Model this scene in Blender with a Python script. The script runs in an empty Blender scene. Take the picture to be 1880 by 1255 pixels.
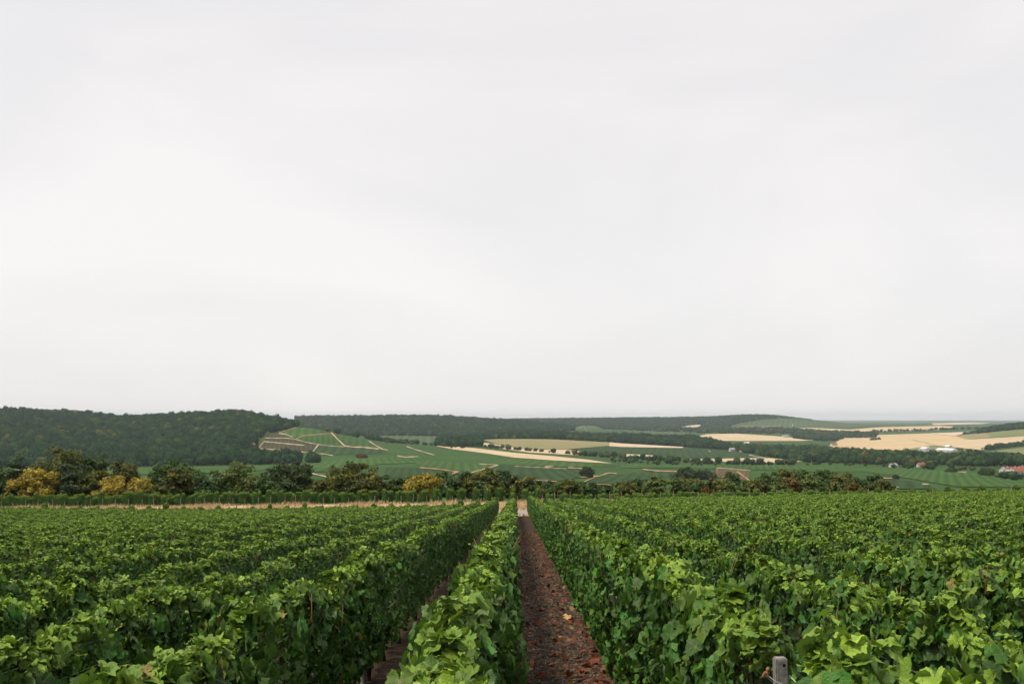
import bpy, bmesh, math
import numpy as np
from mathutils import Vector, Matrix, Euler
R = math.radians
rng = np.random.default_rng(11)
sc = bpy.context.scene
COL = sc.collection

# ------------------------------------------------------------------ camera
F = 1828.0                       # focal length in pixels of the 1880 px wide photograph (35 mm lens)
EYE = 1.66
PITCH = math.atan((765 - 627.5) / F)
YAW = math.atan(8 / F)
cam_d = bpy.data.cameras.new('camera'); cam_d.lens = 35.0; cam_d.sensor_width = 36.0
cam_d.clip_start = 0.05; cam_d.clip_end = 60000
cam = bpy.data.objects.new('camera', cam_d); COL.objects.link(cam)
cam.location = (0, 0, EYE); cam.rotation_euler = (math.pi / 2 + PITCH, 0, YAW)
sc.camera = cam

# ------------------------------------------------------------------ sky and sun
SUN_EL, SUN_AZ = 62, 250          # degrees; azimuth clockwise from +Y (the view), so 250 is left and a little behind
world = bpy.data.worlds.new('World'); sc.world = world; world.use_nodes = True
wt = world.node_tree; wt.nodes.clear()
def wn(t, **k):
    n = wt.nodes.new(t)
    for a, b in k.items(): setattr(n, a, b)
    return n
wl = wt.links.new
tc = wn('ShaderNodeTexCoord')
sky = wn('ShaderNodeTexSky', sky_type='NISHITA', sun_disc=False, sun_elevation=R(SUN_EL), sun_rotation=R(SUN_AZ))
mp = wn('ShaderNodeMapping'); mp.inputs['Scale'].default_value = (1.0, 1.0, 2.7); mp.inputs['Rotation'].default_value = (0, R(8), 0)
wl(tc.outputs['Generated'], mp.inputs['Vector'])
n1 = wn('ShaderNodeTexNoise'); n1.inputs['Scale'].default_value = 1.9; n1.inputs['Detail'].default_value = 5.0
n1.inputs['Roughness'].default_value = 0.48; n1.inputs['Distortion'].default_value = 0.5
wl(mp.outputs['Vector'], n1.inputs['Vector'])
rp = wn('ShaderNodeValToRGB'); el = rp.color_ramp.elements
el[0].position = 0.34; el[0].color = (2.50, 2.44, 2.44, 1)
el[1].position = 0.68; el[1].color = (2.92, 2.80, 2.73, 1)
wl(n1.outputs['Fac'], rp.inputs['Fac'])
mx = wn('ShaderNodeMix', data_type='RGBA'); mx.inputs['Factor'].default_value = 0.96
wl(sky.outputs['Color'], mx.inputs[6]); wl(rp.outputs['Color'], mx.inputs[7])
bg = wn('ShaderNodeBackground'); bg.inputs['Strength'].default_value = 0.1
wl(mx.outputs[2], bg.inputs['Color'])
wo = wn('ShaderNodeOutputWorld'); wl(bg.outputs['Background'], wo.inputs['Surface'])

sun_d = bpy.data.lights.new('sun', 'SUN'); sun_d.energy = 1.5; sun_d.angle = R(14); sun_d.color = (1.0, 0.91, 0.76)
sun = bpy.data.objects.new('sun', sun_d); COL.objects.link(sun)
sd = Vector((math.sin(R(SUN_AZ)) * math.cos(R(SUN_EL)), math.cos(R(SUN_AZ)) * math.cos(R(SUN_EL)), math.sin(R(SUN_EL))))
sun.rotation_euler = sd.to_track_quat('Z', 'Y').to_euler(); sun.location = (-30, -10, 40)
sc.view_settings.view_transform = 'Standard'; sc.view_settings.look = 'None'
sc.view_settings.exposure = 1.7; sc.view_settings.gamma = 1.0; sc.view_settings.use_curve_mapping = False
sc.cycles.max_bounces = 6; sc.cycles.diffuse_bounces = 1; sc.cycles.transmission_bounces = 3; sc.cycles.glossy_bounces = 2
sc.cycles.volume_bounces = 0; sc.cycles.use_denoising = True
sc.cycles.use_adaptive_sampling = True; sc.cycles.adaptive_threshold = 0.02

# ------------------------------------------------------------------ projection helpers
CAM_M = cam.rotation_euler.to_matrix()
CM = np.array(CAM_M)
def ray(px, py):                  # direction through a photograph pixel, scaled to y = 1
    px, py = np.broadcast_arrays(np.asarray(px, float), np.asarray(py, float))
    v = np.stack([(px - 940) / F, -(py - 627.5) / F, -np.ones_like(px)], -1) @ CM.T
    return v / v[..., 1:2]
def project(p):
    q = (np.asarray(p, float) - np.array([0, 0, EYE])) @ CM
    return 940 + F * q[..., 0] / -q[..., 2], 627.5 - F * q[..., 1] / -q[..., 2], -q[..., 2]
KA = (1880 - 948) / float(ray(1880, 830)[0] - ray(948, 830)[0])
A0 = float(ray(948, 830)[0])
def col_of(a): return 948 + KA * (a - A0)
def az_of(px): return A0 + (px - 948) / KA

# ------------------------------------------------------------------ the lie of the land
XS = np.array([-1100, 0, 250, 450, 560, 620, 700, 800, 950, 1100, 1300, 1450, 1600, 1750, 1880, 2950], float)
TAB = {
 84:  [936,933,931,928,927,926,925,924,922,920,917,915,913,911,909.5,905],
 130: [932,928,926,924,923,922,921,920,918,918,916,914,912,912,912,912],
 220: [918,914,912,911,911,911,911,911,912,912,913,912,912,912,912,912],
 400: [898,896,895,894,893,893,893,893,895,897,902,904,905,906,906,906],
 650: [880,878,876,874,873,873,873,873,877,882,887,888,889,889,889,890],
 900: [870,868,866,863,861,860,860,859,862,869,872,872,872,873,875,876],
 1200:[860,859,858,856,852,850,849,847,847,857,858,857,859,860,862,864],
 1400:[850,850,852,846,843,841,840,838,838,846,849,850,852,852,852,854],
 1800:[795,803,812,800,786,795,811,821,822,829,838,841,842,838,838,840],
 2000:[775,785,797,783,781,797,811,818,815,822,832,836,836,830,830,830],
 2300:[757,755,768,758,791,803,812,815,808,813,824,829,827,823,821,820],
 2600:[765,765,772,775,792,806,809,812,799,806,812,820,820,815,808,806],
 3000:[775,775,782,788,797,802,804,804,798,800,806,812,813,808,790,784],
 3400:[780,780,785,788,790,792,793,793,797,798,802,806,808,803,779,770],
 4000:[785,780,775,770,768,767,767,766,776,792,796,798,801,796,788,786],
 5000:[790,785,780,778,775,774,773,773,777,785,787,784,791,786,786,786],
 6000:[790,788,785,783,780,778,777,776,770,768,766,765,781,781,782,782],
 8000:[788,786,784,783,782,781,780,779,778,778,778,778,778,778,778,778],
 14000:[775]*16, 24000:[771]*16,
}
DK = np.array(sorted(TAB)); PK = np.array([TAB[d] for d in DK], float)
GC = np.arange(-1050, 2901, 11.0)                                   # azimuth columns
GD = np.exp(np.linspace(math.log(84), math.log(24000), 230))        # distances
_t = np.stack([np.interp(GC, XS, PK[i]) for i in range(len(DK))])   # smooth across, then along
_k = np.hanning(13); _k /= _k.sum()
_t = np.stack([np.convolve(np.pad(r, 6, mode='edge'), _k, 'valid') for r in _t])
GP = np.stack([np.interp(np.log(GD), np.log(DK), _t[:, j]) for j in range(len(GC))], 1)
_k2 = np.hanning(9); _k2 /= _k2.sum()
GP = np.stack([np.convolve(np.pad(GP[:, j], 4, mode='edge'), _k2, 'valid') for j in range(len(GC))], 1)
_pc, _ld = np.meshgrid(GC, np.log(GD)); GP -= 5.0 * np.exp(-((_pc - 1400) / 75) ** 2 - ((_ld - math.log(6000)) / .12) ** 2) - 4.0 * np.exp(-((_pc - 235) / 70) ** 2 - ((_ld - math.log(2300)) / .1) ** 2)
GP[:3] = np.stack([np.interp(GC, XS, TAB[84])] * 3)
SLOPE = ray(948, GP)[..., 2]
GZ = EYE + SLOPE * GD[:, None]
def far_z(x, y):
    x = np.asarray(x, float); y = np.asarray(y, float)
    ci = np.clip((col_of(x / y) - GC[0]) / 11.0, 0, len(GC) - 1.001)
    di = np.clip(np.interp(y, GD, np.arange(len(GD))), 0, len(GD) - 1.001)
    c0 = ci.astype(int); d0 = di.astype(int); cf = ci - c0; df = di - d0
    return ((GZ[d0, c0] * (1 - cf) + GZ[d0, c0 + 1] * cf) * (1 - df) + (GZ[d0 + 1, c0] * (1 - cf) + GZ[d0 + 1, c0 + 1] * cf) * df)
SL = float(ray(948, 900)[2])       # fall of the vineyard along its rows
NY = np.array([-40, 0, 64, 66, 71.5, 78, 84.0]); 
NZ = np.array([-40 * SL, 0, 64 * SL, 64 * SL - .12, 64 * SL - .26, 64 * SL - .46, 0.0]); NZ[-1] = float(far_z(0, 84.0))
def near_z(x, y):
    x = np.asarray(x, float); y = np.asarray(y, float)
    lat = np.where(x > 0, 0.021 * x, np.where(x > -18, 0.020 * x, -.36 - .003 * (x + 18)))
    st = lambda q: np.clip(q, 0, 1) ** 2 * (3 - 2 * np.clip(q, 0, 1))
    z = np.interp(y, NY, NZ) + lat - .08 * st((-x - .6) / 4.5) * st((x + 40) / 26) * st((y - 26) / 36)
    w = np.clip((y - 70) / 14, 0, 1)
    return z * (1 - w) + w * far_z(x, np.maximum(y, 84.0)) * 1.0
def T(x, y):
    x = np.asarray(x, float); y = np.asarray(y, float)
    return np.where(y < 84, near_z(x, np.minimum(y, 84)), far_z(x, np.maximum(y, 84)))
DS = np.exp(np.linspace(math.log(100), math.log(23000), 1500))
def hit(px, py, dmin=250, dmax=22000):   # where the sight line of a pixel meets the land
    px = np.atleast_1d(np.asarray(px, float)); py = np.atleast_1d(np.asarray(py, float))
    r = ray(px, py); out = np.zeros((len(px), 3))
    dd = DS[(DS >= dmin) & (DS <= dmax)]
    for i in range(len(px)):
        zr = EYE + r[i, 2] * dd; zg = far_z(r[i, 0] * dd, dd)
        k = np.argmax(zr <= zg) if (zr <= zg).any() else int(np.argmin(zr - zg))
        if k > 0 and zr[k] <= zg[k]:
            a = zr[k-1] - zg[k-1]; b = zr[k] - zg[k]; f = a / (a - b) if a > b else 1.0
            d = dd[k-1] + f * (dd[k] - dd[k-1])
        else: d = dd[k]
        out[i] = (r[i, 0] * d, d, float(far_z(r[i, 0] * d, d)))
    return out
def in_poly(px, py, poly):
    poly = np.asarray(poly, float); n = len(poly); c = np.zeros(len(px), bool); j = n - 1
    for i in range(n):
        xi, yi = poly[i]; xj, yj = poly[j]
        cond = ((yi > py) != (yj > py)) & (px < (xj - xi) * (py - yi) / (yj - yi + 1e-9) + xi)
        c ^= cond; j = i
    return c

# ------------------------------------------------------------------ mesh and object helpers
ORD = ['first','second','third','fourth','fifth','sixth','seventh','eighth','ninth','tenth','eleventh','twelfth','thirteenth','fourteenth','fifteenth','sixteenth','seventeenth','eighteenth','nineteenth','twentieth']
def ordinal(n):
    if n <= 20: return ORD[n - 1]
    tens = {2: 'twenty', 3: 'thirty', 4: 'forty'}; base = {2: 'twentieth', 3: 'thirtieth', 4: 'fortieth'}
    return base[n // 10] if n % 10 == 0 else tens[n // 10] + '-' + ORD[n % 10 - 1]
def mesh_np(name, V, Fc, mat=None, col=None, lco=None, smooth=False, midx=None):
    V = np.asarray(V, np.float32); Fc = np.asarray(Fc, np.int32); k = Fc.shape[1]
    me = bpy.data.meshes.new(name)
    me.vertices.add(len(V)); me.vertices.foreach_set('co', V.ravel())
    me.loops.add(Fc.size); me.loops.foreach_set('vertex_index', Fc.ravel())
    me.polygons.add(len(Fc)); me.polygons.foreach_set('loop_start', np.arange(0, Fc.size, k, dtype=np.int32))
    me.polygons.foreach_set('loop_total', np.full(len(Fc), k, np.int32))
    if midx is not None: me.polygons.foreach_set('material_index', np.asarray(midx, np.int32))
    if smooth: me.polygons.foreach_set('use_smooth', np.ones(len(Fc), bool))
    me.update(calc_edges=True)
    if col is not None:
        c = np.ones((len(V), 4), np.float32); c[:, :3] = col
        me.attributes.new('Col', 'FLOAT_COLOR', 'POINT').data.foreach_set('color', c.ravel())
    if lco is not None:
        me.attributes.new('leafco', 'FLOAT_VECTOR', 'POINT').data.foreach_set('vector', np.asarray(lco, np.float32).ravel())
    for m in (mat if isinstance(mat, (list, tuple)) else [mat]):
        if m: me.materials.append(m)
    return me
def tag(o, label=None, cat=None, group=None, kind=None):
    if label: o['label'] = label
    if cat: o['category'] = cat
    if group: o['group'] = group
    if kind: o['kind'] = kind
    return o
def obj(name, me, parent=None, loc=None, **k):
    o = bpy.data.objects.new(name, me); COL.objects.link(o)
    if parent: o.parent = parent
    if loc is not None: o.location = loc
    return tag(o, **k)
class MB:                                        # collects simple solids into one mesh
    def __init__(s): s.v = []; s.f = []
    def box(s, x0, x1, y0, y1, z0, z1):
        b = len(s.v); s.v += [(x, y, z) for z in (z0, z1) for x, y in ((x0, y0), (x1, y0), (x1, y1), (x0, y1))]
        s.f += [tuple(b + i for i in q) for q in ((3,2,1,0),(4,5,6,7),(0,1,5,4),(1,2,6,5),(2,3,7,6),(3,0,4,7))]; return s
    def tube(s, pts, rad, n=6):
        pts = [Vector(p) for p in pts]; rad = rad if hasattr(rad, '__len__') else [rad] * len(pts); b = len(s.v)
        for i, p in enumerate(pts):
            d = (pts[min(i+1, len(pts)-1)] - pts[max(i-1, 0)]).normalized()
            u = d.orthogonal().normalized() if abs(d.z) < .9 else Vector((1, 0, 0)); w = d.cross(u).normalized(); u = w.cross(d)
            for j in range(n):
                a = 2 * math.pi * j / n; s.v.append(tuple(p + rad[i] * (math.cos(a) * u + math.sin(a) * w)))
        for i in range(len(pts) - 1):
            for j in range(n):
                s.f.append((b + i*n + j, b + i*n + (j+1) % n, b + (i+1)*n + (j+1) % n, b + (i+1)*n + j))
        s.f.append(tuple(b + j for j in reversed(range(n)))); s.f.append(tuple(b + (len(pts)-1)*n + j for j in range(n))); return s
    def poly(s, vs, fs): b = len(s.v); s.v += [tuple(v) for v in vs]; s.f += [tuple(b + i for i in q) for q in fs]; return s
    def mesh(s, name, mat):
        me = bpy.data.meshes.new(name); me.from_pydata(s.v, [], s.f); me.update()
        if mat: me.materials.append(mat)
        return me

# ------------------------------------------------------------------ materials
class NT:
    def __init__(s, name):
        s.m = bpy.data.materials.new(name); s.m.use_nodes = True; s.t = s.m.node_tree; s.t.nodes.clear()
        s.out = s.n('ShaderNodeOutputMaterial')
    def n(s, t, **k):
        x = s.t.nodes.new(t)
        for a, b in k.items(): setattr(x, a, b)
        return x
    def l(s, a, b): s.t.links.new(a, b)
    def val(s, sock, v):
        if hasattr(v, 'is_linked') or hasattr(v, 'links'): s.l(v, sock)
        else: sock.default_value = v
    def math(s, op, a, b=None):
        x = s.n('ShaderNodeMath', operation=op); s.val(x.inputs[0], a)
        if b is not None: s.val(x.inputs[1], b)
        return x.outputs[0]
    def mix(s, f, a, b, mode='MIX'):
        x = s.n('ShaderNodeMix', data_type='RGBA', blend_type=mode); s.val(x.inputs['Factor'], f); s.val(x.inputs[6], a); s.val(x.inputs[7], b)
        return x.outputs[2]
    def noise(s, scale, detail=4, rough=.55, vec=None, dist=0):
        x = s.n('ShaderNodeTexNoise'); x.inputs['Scale'].default_value = scale; x.inputs['Detail'].default_value = detail
        x.inputs['Roughness'].default_value = rough; x.inputs['Distortion'].default_value = dist
        if vec is None:
            g = s.n('ShaderNodeNewGeometry'); vec = g.outputs['Position']
        s.l(vec, x.inputs['Vector']); return x.outputs['Fac']
    def ramp(s, f, stops):
        x = s.n('ShaderNodeValToRGB'); s.l(f, x.inputs[0]); e = x.color_ramp.elements
        while len(e) < len(stops): e.new(.5)
        for i, (p, c) in enumerate(stops): e[i].position = p; e[i].color = (*c, 1)
        return x.outputs[0]
    def bsdf(s, col, rough=.9, spec=.3, bump=None, bstr=.5, bdist=.02):
        b = s.n('ShaderNodeBsdfPrincipled'); s.val(b.inputs['Base Color'], col if not isinstance(col, tuple) else (*col, 1)); b.inputs['Roughness'].default_value = rough
        b.inputs['Specular IOR Level'].default_value = spec
        if bump is not None:
            q = s.n('ShaderNodeBump'); q.inputs['Strength'].default_value = bstr; q.inputs['Distance'].default_value = bdist
            s.l(bump, q.inputs['Height']); s.l(q.outputs[0], b.inputs['Normal'])
        return b.outputs[0]
    def done(s, sh): s.l(sh, s.out.inputs['Surface']); return s.m

def mat_vine_leaf():
    t = NT('vine_leaf'); a = t.n('ShaderNodeAttribute', attribute_name='Col'); col = a.outputs['Color']
    lc = t.n('ShaderNodeAttribute', attribute_name='leafco'); sx = t.n('ShaderNodeSeparateXYZ'); t.l(lc.outputs['Vector'], sx.inputs[0])
    X, Y = sx.outputs[0], sx.outputs[1]; vein = None
    for ang in (0, .95, -.95, 1.95, -1.95):
        ca, sa = math.cos(ang), math.sin(ang)
        perp = t.math('ABSOLUTE', t.math('SUBTRACT', t.math('MULTIPLY', X, ca), t.math('MULTIPLY', Y, sa)))
        alng = t.math('ADD', t.math('MULTIPLY', X, sa), t.math('MULTIPLY', Y, ca))
        wdt = t.math('SUBTRACT', .030, t.math('MULTIPLY', alng, .018))
        m = t.math('MULTIPLY', t.math('LESS_THAN', perp, wdt), t.math('GREATER_THAN', alng, 0.001))
        side = t.math('FRACT', t.math('MULTIPLY', t.math('SUBTRACT', alng, t.math('MULTIPLY', perp, .9)), 5.5))   # side veins
        s2 = t.math('MULTIPLY', t.math('LESS_THAN', side, .09), t.math('MULTIPLY', t.math('LESS_THAN', perp, .33), t.math('GREATER_THAN', alng, .03)))
        m = t.math('MAXIMUM', m, t.math('MULTIPLY', s2, .35))
        vein = m if vein is None else t.math('MAXIMUM', vein, m)
    nz = t.noise(38, 3, .6); nz2 = t.noise(160, 2, .5)
    c1 = t.mix(nz, t.mix(1.0, col, (1.3, 1.22, 1.2, 1), 'MULTIPLY'), t.mix(1.0, col, (.42, .52, .5, 1), 'MULTIPLY'))
    spot = t.math('MULTIPLY', t.math('GREATER_THAN', t.noise(95, 2, .5), .64), t.math('GREATER_THAN', t.noise(9, 1, .5), .5)); c1 = t.mix(t.math('MULTIPLY', spot, .6), c1, (.16, .11, .04, 1))
    c1 = t.mix(t.math('MULTIPLY', vein, .38), c1, (.20, .26, .08, 1))
    g = t.n('ShaderNodeNewGeometry')
    c2 = t.mix(t.math('MULTIPLY', g.outputs['Backfacing'], .45), c1, (.13, .19, .10, 1))
    hgt = t.math('SUBTRACT', t.math('MULTIPLY', nz2, .5), t.math('MULTIPLY', vein, .6))
    b = t.bsdf(c2, .5, .24, hgt, .8, .008)
    tr = t.n('ShaderNodeBsdfTranslucent'); t.l(t.mix(1.0, c1, (1.25, 1.3, .55, 1), 'MULTIPLY'), tr.inputs['Color'])
    ms = t.n('ShaderNodeMixShader'); ms.inputs[0].default_value = .18; t.l(b, ms.inputs[1]); t.l(tr.outputs[0], ms.inputs[2])
    return t.done(ms.outputs[0])
def mat_tree_leaf():
    t = NT('tree_leaf'); a = t.n('ShaderNodeAttribute', attribute_name='Col'); nz = t.noise(1.3, 3)
    c = t.mix(t.math('MULTIPLY', nz, .5), a.outputs['Color'], t.mix(1.0, a.outputs['Color'], (.5, .6, .5, 1), 'MULTIPLY'))
    b = t.bsdf(c, .6, .25); tr = t.n('ShaderNodeBsdfTranslucent'); t.l(t.mix(1.0, c, (1.2, 1.2, .6, 1), 'MULTIPLY'), tr.inputs['Color'])
    ms = t.n('ShaderNodeMixShader'); ms.inputs[0].default_value = .22; t.l(b, ms.inputs[1]); t.l(tr.outputs[0], ms.inputs[2])
    return t.done(ms.outputs[0])
def mat_forest(name, stops):
    t = NT(name); oi = t.n('ShaderNodeObjectInfo'); c = t.ramp(t.math('ADD', t.math('MULTIPLY', oi.outputs['Random'], .85), t.math('MULTIPLY', t.math('SUBTRACT', t.noise(.012, 3), .40), 1.0)), stops)
    nz = t.noise(.5, 3); c = t.mix(t.math('MULTIPLY', nz, .6), c, t.mix(1.0, c, (.5, .55, .5, 1), 'MULTIPLY'))
    return t.done(t.bsdf(c, .85, .05))
def mat_plain(name, col, col2=None, scale=3.0, rough=.85, spec=.3, bstr=.4, bdist=.01, detail=5):
    t = NT(name); nz = t.noise(scale, detail, .6)
    c2 = col2 or tuple(v * .6 for v in col)
    c = t.ramp(nz, [(.3, c2), (.7, col)])
    return t.done(t.bsdf(c, rough, spec, nz, bstr, bdist))
FIELD_ARGS = {}
def mat_field(name, ca, cb, stripe=None, s_ang=0.0, s_amp=.35, nscale=.02, fine=.35):
    # distant cropland: patchy colour, fine grain and, for vines, the furrow of each row
    FIELD_ARGS.setdefault(name, (ca, cb, stripe, s_amp, nscale, fine))
    t = NT(name); g = t.n('ShaderNodeNewGeometry'); P = g.outputs['Position']
    c = t.ramp(t.noise(nscale, 5, .6, P), [(.3, ca), (.7, cb)])
    f = t.noise(fine, 4, .7, P)
    c = t.mix(t.math('MULTIPLY', f, .8), c, t.mix(1.0, c, (.4, .42, .4, 1), 'MULTIPLY')); mid = t.noise(.07, 3, .6, P); c = t.mix(t.math('MULTIPLY', t.math('SUBTRACT', mid, .35), .9), c, t.mix(1.0, c, (.62, .60, .55, 1), 'MULTIPLY'))
    bump = f
    if stripe:
        sp = t.n('ShaderNodeSeparateXYZ'); t.l(P, sp.inputs[0])
        u = t.math('ADD', t.math('MULTIPLY', sp.outputs[0], math.cos(s_ang)), t.math('MULTIPLY', sp.outputs[1], math.sin(s_ang)))
        w = t.math('SINE', t.math('MULTIPLY', t.math('ADD', u, t.math('MULTIPLY', f, .5)), 2 * math.pi / stripe))
        w = t.math('MULTIPLY', t.math('ADD', w, 1.0), .5)
        c = t.mix(t.math('MULTIPLY', w, s_amp), c, t.mix(1.0, c, (.35, .32, .3, 1), 'MULTIPLY'))
    return t.done(t.bsdf(c, .95, .1, bump, .6, .4))

M = {}
M['leaf'] = mat_vine_leaf(); M['tree'] = mat_tree_leaf()
M['bark'] = mat_plain('bark', (.060, .042, .030), (.022, .016, .012), 30, .95, .15, .8, .01)
M['cane'] = mat_plain('cane', (.30, .13, .055), (.16, .06, .028), 40, .7, .3, .3, .002)
M['post'] = mat_plain('weathered_wood', (.26, .245, .225), (.10, .094, .085), 60, .9, .2, .6, .003)
M['farpost'] = mat_plain('pale_stake', (.30, .25, .20), (.18, .15, .12), 20, .9, .2)
M['wire'] = mat_plain('wire', (.42, .42, .41), (.28, .27, .26), 90, .45, .5, .1, .001)
M['asphalt'] = mat_plain('asphalt', (.25, .24, .23), (.19, .18, .175), 1.5, .92, .2, .2, .01)
M['straw'] = mat_plain('dry_grass', (.50, .37, .215), (.38, .27, .145), 3, .9, .15)
M['verge'] = mat_plain('verge_soil', (.47, .345, .21), (.36, .255, .15), .8, .95, .1)
M['hole'] = mat_plain('hole_shade', (.012, .011, .010), None, 50, .95, .1)
M['wall'] = mat_plain('render_wall', (.52, .50, .46), (.42, .40, .37), .6, .9, .2)
M['tile'] = mat_plain('red_tile', (.25, .085, .052), (.17, .062, .042), .9, .85, .2)
M['slate'] = mat_plain('grey_roof', (.30, .29, .30), (.20, .195, .2), .9, .7, .3)
M['sheet'] = mat_plain('white_sheet_metal', (.58, .58, .58), (.48, .48, .48), .3, .5, .4)
M['glass'] = mat_plain('dark_pane', (.03, .035, .04), None, .5, .15, .5, 0)
# soil under the vines
t = NT('vineyard_soil'); g = t.n('ShaderNodeNewGeometry'); P = g.outputs['Position']
n_a = t.noise(1.3, 5, .6, P); n_b = t.noise(22, 6, .75, P); n_c = t.noise(75, 3, .6, P)
c = t.ramp(n_b, [(.28, (.016, .009, .006)), (.5, (.046, .030, .020)), (.66, (.098, .067, .045)), (.8, (.20, .15, .10))])
c = t.mix(t.math('MULTIPLY', n_a, .5), c, (.048, .030, .019, 1))
M['soil'] = t.done(t.bsdf(c, .95, .12, t.math('ADD', n_b, t.math('MULTIPLY', n_c, .4)), .9, .05))
M['litter'] = mat_tree_leaf(); M['litter'].name = 'dead_leaf'
GREEN_A, GREEN_B = (.028, .076, .014), (.046, .110, .020)
M['valley'] = mat_field('valley_green', GREEN_A, GREEN_B, 9.0, .35, .35, .012)
M['vine_bright'] = mat_field('vine_field_bright', (.034, .092, .014), (.066, .145, .026), 8.0, .2, .38, .008)
M['vine_dark'] = mat_field('vine_field_dark', (.020, .056, .014), (.038, .086, .020), 8.0, -.3, .42, .012)
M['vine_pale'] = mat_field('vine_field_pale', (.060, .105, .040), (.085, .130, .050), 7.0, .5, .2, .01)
M['young'] = mat_field('young_vines', (.085, .070, .030), (.14, .105, .05), 3.2, .05, .55, .03)
M['brown'] = mat_field('brown_vines', (.050, .060, .026), (.075, .07, .032), 6.0, 1.2, .3, .02)
M['wheat'] = mat_field('wheat_stubble', (.50, .385, .245), (.60, .475, .32), 22.0, .9, .06, .006, .08)
M['wheat2'] = mat_field('wheat_gold', (.50, .370, .210), (.59, .45, .275), 26.0, .2, .06, .005, .08)
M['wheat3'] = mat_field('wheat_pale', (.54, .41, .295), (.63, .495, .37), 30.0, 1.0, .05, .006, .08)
M['tan'] = mat_field('tan_green_field', (.22, .20, .095), (.29, .255, .125), 30.0, .4, .08, .006, .06)
M['pasture'] = mat_field('pasture', (.14, .17, .07), (.20, .22, .09), 28.0, 1.2, .12, .006, .06)
M['track'] = mat_field('chalk_track', (.34, .265, .18), (.44, .345, .245), None, 0, 0, .05, .5)
M['track2'] = mat_field('earth_track', (.30, .17, .10), (.42, .26, .16), None, 0, 0, .05, .5)
M['forest'] = mat_forest('forest_crowns', [(0, (.008, .030, .014)), (.45, (.014, .046, .018)), (.8, (.026, .066, .020)), (.97, (.050, .090, .022)), (1, (.12, .11, .03))])
M['forest2'] = mat_forest('valley_crowns', [(0, (.011, .034, .014)), (.4, (.020, .052, .018)), (.75, (.036, .074, .024)), (.95, (.070, .100, .034)), (1, (.11, .09, .03))])

# ------------------------------------------------------------------ ground sheets
gx = np.concatenate([np.linspace(-95, -6, 60), np.linspace(-5.5, 5.5, 56), np.linspace(6, 95, 60)])
gy = np.concatenate([np.linspace(-14, 24, 90), np.linspace(24.6, 84.5, 90)])
XX, YY = np.meshgrid(gx, gy); hz = np.random.default_rng(5)
ZZ = near_z(XX, np.minimum(YY, 84.0))
bump = .018 * np.sin(XX * 2.9 + 1.2 * np.sin(YY * .9)) * np.cos(YY * 1.7) + hz.normal(0, .006, XX.shape)
ZZ = ZZ + np.where(YY < 62, bump, 0)
nr, nc = XX.shape; idx = np.arange(nr * nc).reshape(nr, nc)
quads = lambda I: np.stack([I[:-1, :-1], I[:-1, 1:], I[1:, 1:], I[1:, :-1]], -1).reshape(-1, 4)
obj('ground', mesh_np('ground', np.stack([XX, YY, ZZ], -1).reshape(-1, 3), quads(idx), M['soil'], smooth=True), kind='structure', label='dark brown soil between the vine rows')
CA = az_of(GC); VX = CA[None, :] * GD[:, None]; VY = np.broadcast_to(GD[:, None], VX.shape)
vi = np.arange(VX.size).reshape(VX.shape)
obj('valley', mesh_np('valley', np.stack([VX, VY, GZ], -1).reshape(-1, 3), quads(vi), M['valley'], smooth=True), kind='structure', label='green vineyard valley floor and hills to the horizon')
def strip(name, y0, y1, lift, mat, label, x0=-95, x1=95, wob=0.0, nx=191, ny=14):
    xs = np.linspace(x0, x1, nx); yy = np.linspace(0, 1, ny)
    A, B = np.meshgrid(xs, yy); w = wob * np.sin(A * .7 + 2 * np.sin(A * .23))
    Yv = y0 + w + (y1 - y0) * B; Z = T(A, np.minimum(Yv, 83.9)) + lift
    return obj(name, mesh_np(name, np.stack([A, Yv, Z], -1).reshape(-1, 3), quads(np.arange(A.size).reshape(A.shape)), mat, smooth=True), kind='structure', label=label)
strip('verge', 64.9, 84.2, .012, M['verge'], 'bare tan verge on both sides of the road', wob=.15)
strip('road', 66.2, 71.3, .024, M['asphalt'], 'grey country road crossing the end of the vine rows')

# fields, tracks: sheets that lie on the valley
def interp_poly(poly, x):
    ys = []
    n = len(poly)
    for i in range(n):
        (x0, y0), (x1, y1) = poly[i], poly[(i + 1) % n]
        if x0 == x1: continue
        if min(x0, x1) <= x <= max(x0, x1): ys.append(y0 + (x - x0) / (x1 - x0) * (y1 - y0))
    return (min(ys), max(ys)) if ys else None
def field(name, poly, mat, label, dmin=300, dmax=22000, lift=.3, step=5.0, nv=7):
    xs0 = [p[0] for p in poly]; lo, hi = min(xs0) + .05, max(xs0) - .05
    xs = sorted(set(list(np.linspace(lo, hi, max(3, int((hi - lo) / step) + 2))) + [min(max(x, lo), hi) for x in xs0]))
    P, Q = [], []
    for x in xs:
        r = interp_poly(poly, x)
        for k in range(nv): P.append(x); Q.append(r[0] + (r[1] - r[0]) * k / (nv - 1))
    H = hit(P, Q, dmin, dmax); H[:, 2] += lift + .00022 * H[:, 1]
    I = np.arange(len(P)).reshape(len(xs), nv); ar = FIELD_ARGS.get(mat.name)
    if ar and ar[2] and 'vine' in mat.name:
        m_ = H.mean(0); mat = mat_field(mat.name + '_plot', ar[0], ar[1], ar[2] * rng.uniform(.7, 1.3) * max(1, m_[1] / 1100), -math.atan2(m_[0], m_[1]) + rng.normal(0, .03), .6, ar[4], ar[5])
    return obj(name, mesh_np(name, H, quads(I), mat, smooth=True), kind='structure', label=label)
def z2(l): return [(380 + x / 4.7, 730 + y / 4.7) for x, y in l]
def z3(l): return [(760 + x / 4.7, 730 + y / 4.7) for x, y in l]
def z4(l): return [(1140 + x / 4.7, 730 + y / 4.7) for x, y in l]
def z5(l): return [(1480 + x / 4.7, 730 + y / 4.7) for x, y in l]
FW = 'field'
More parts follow.
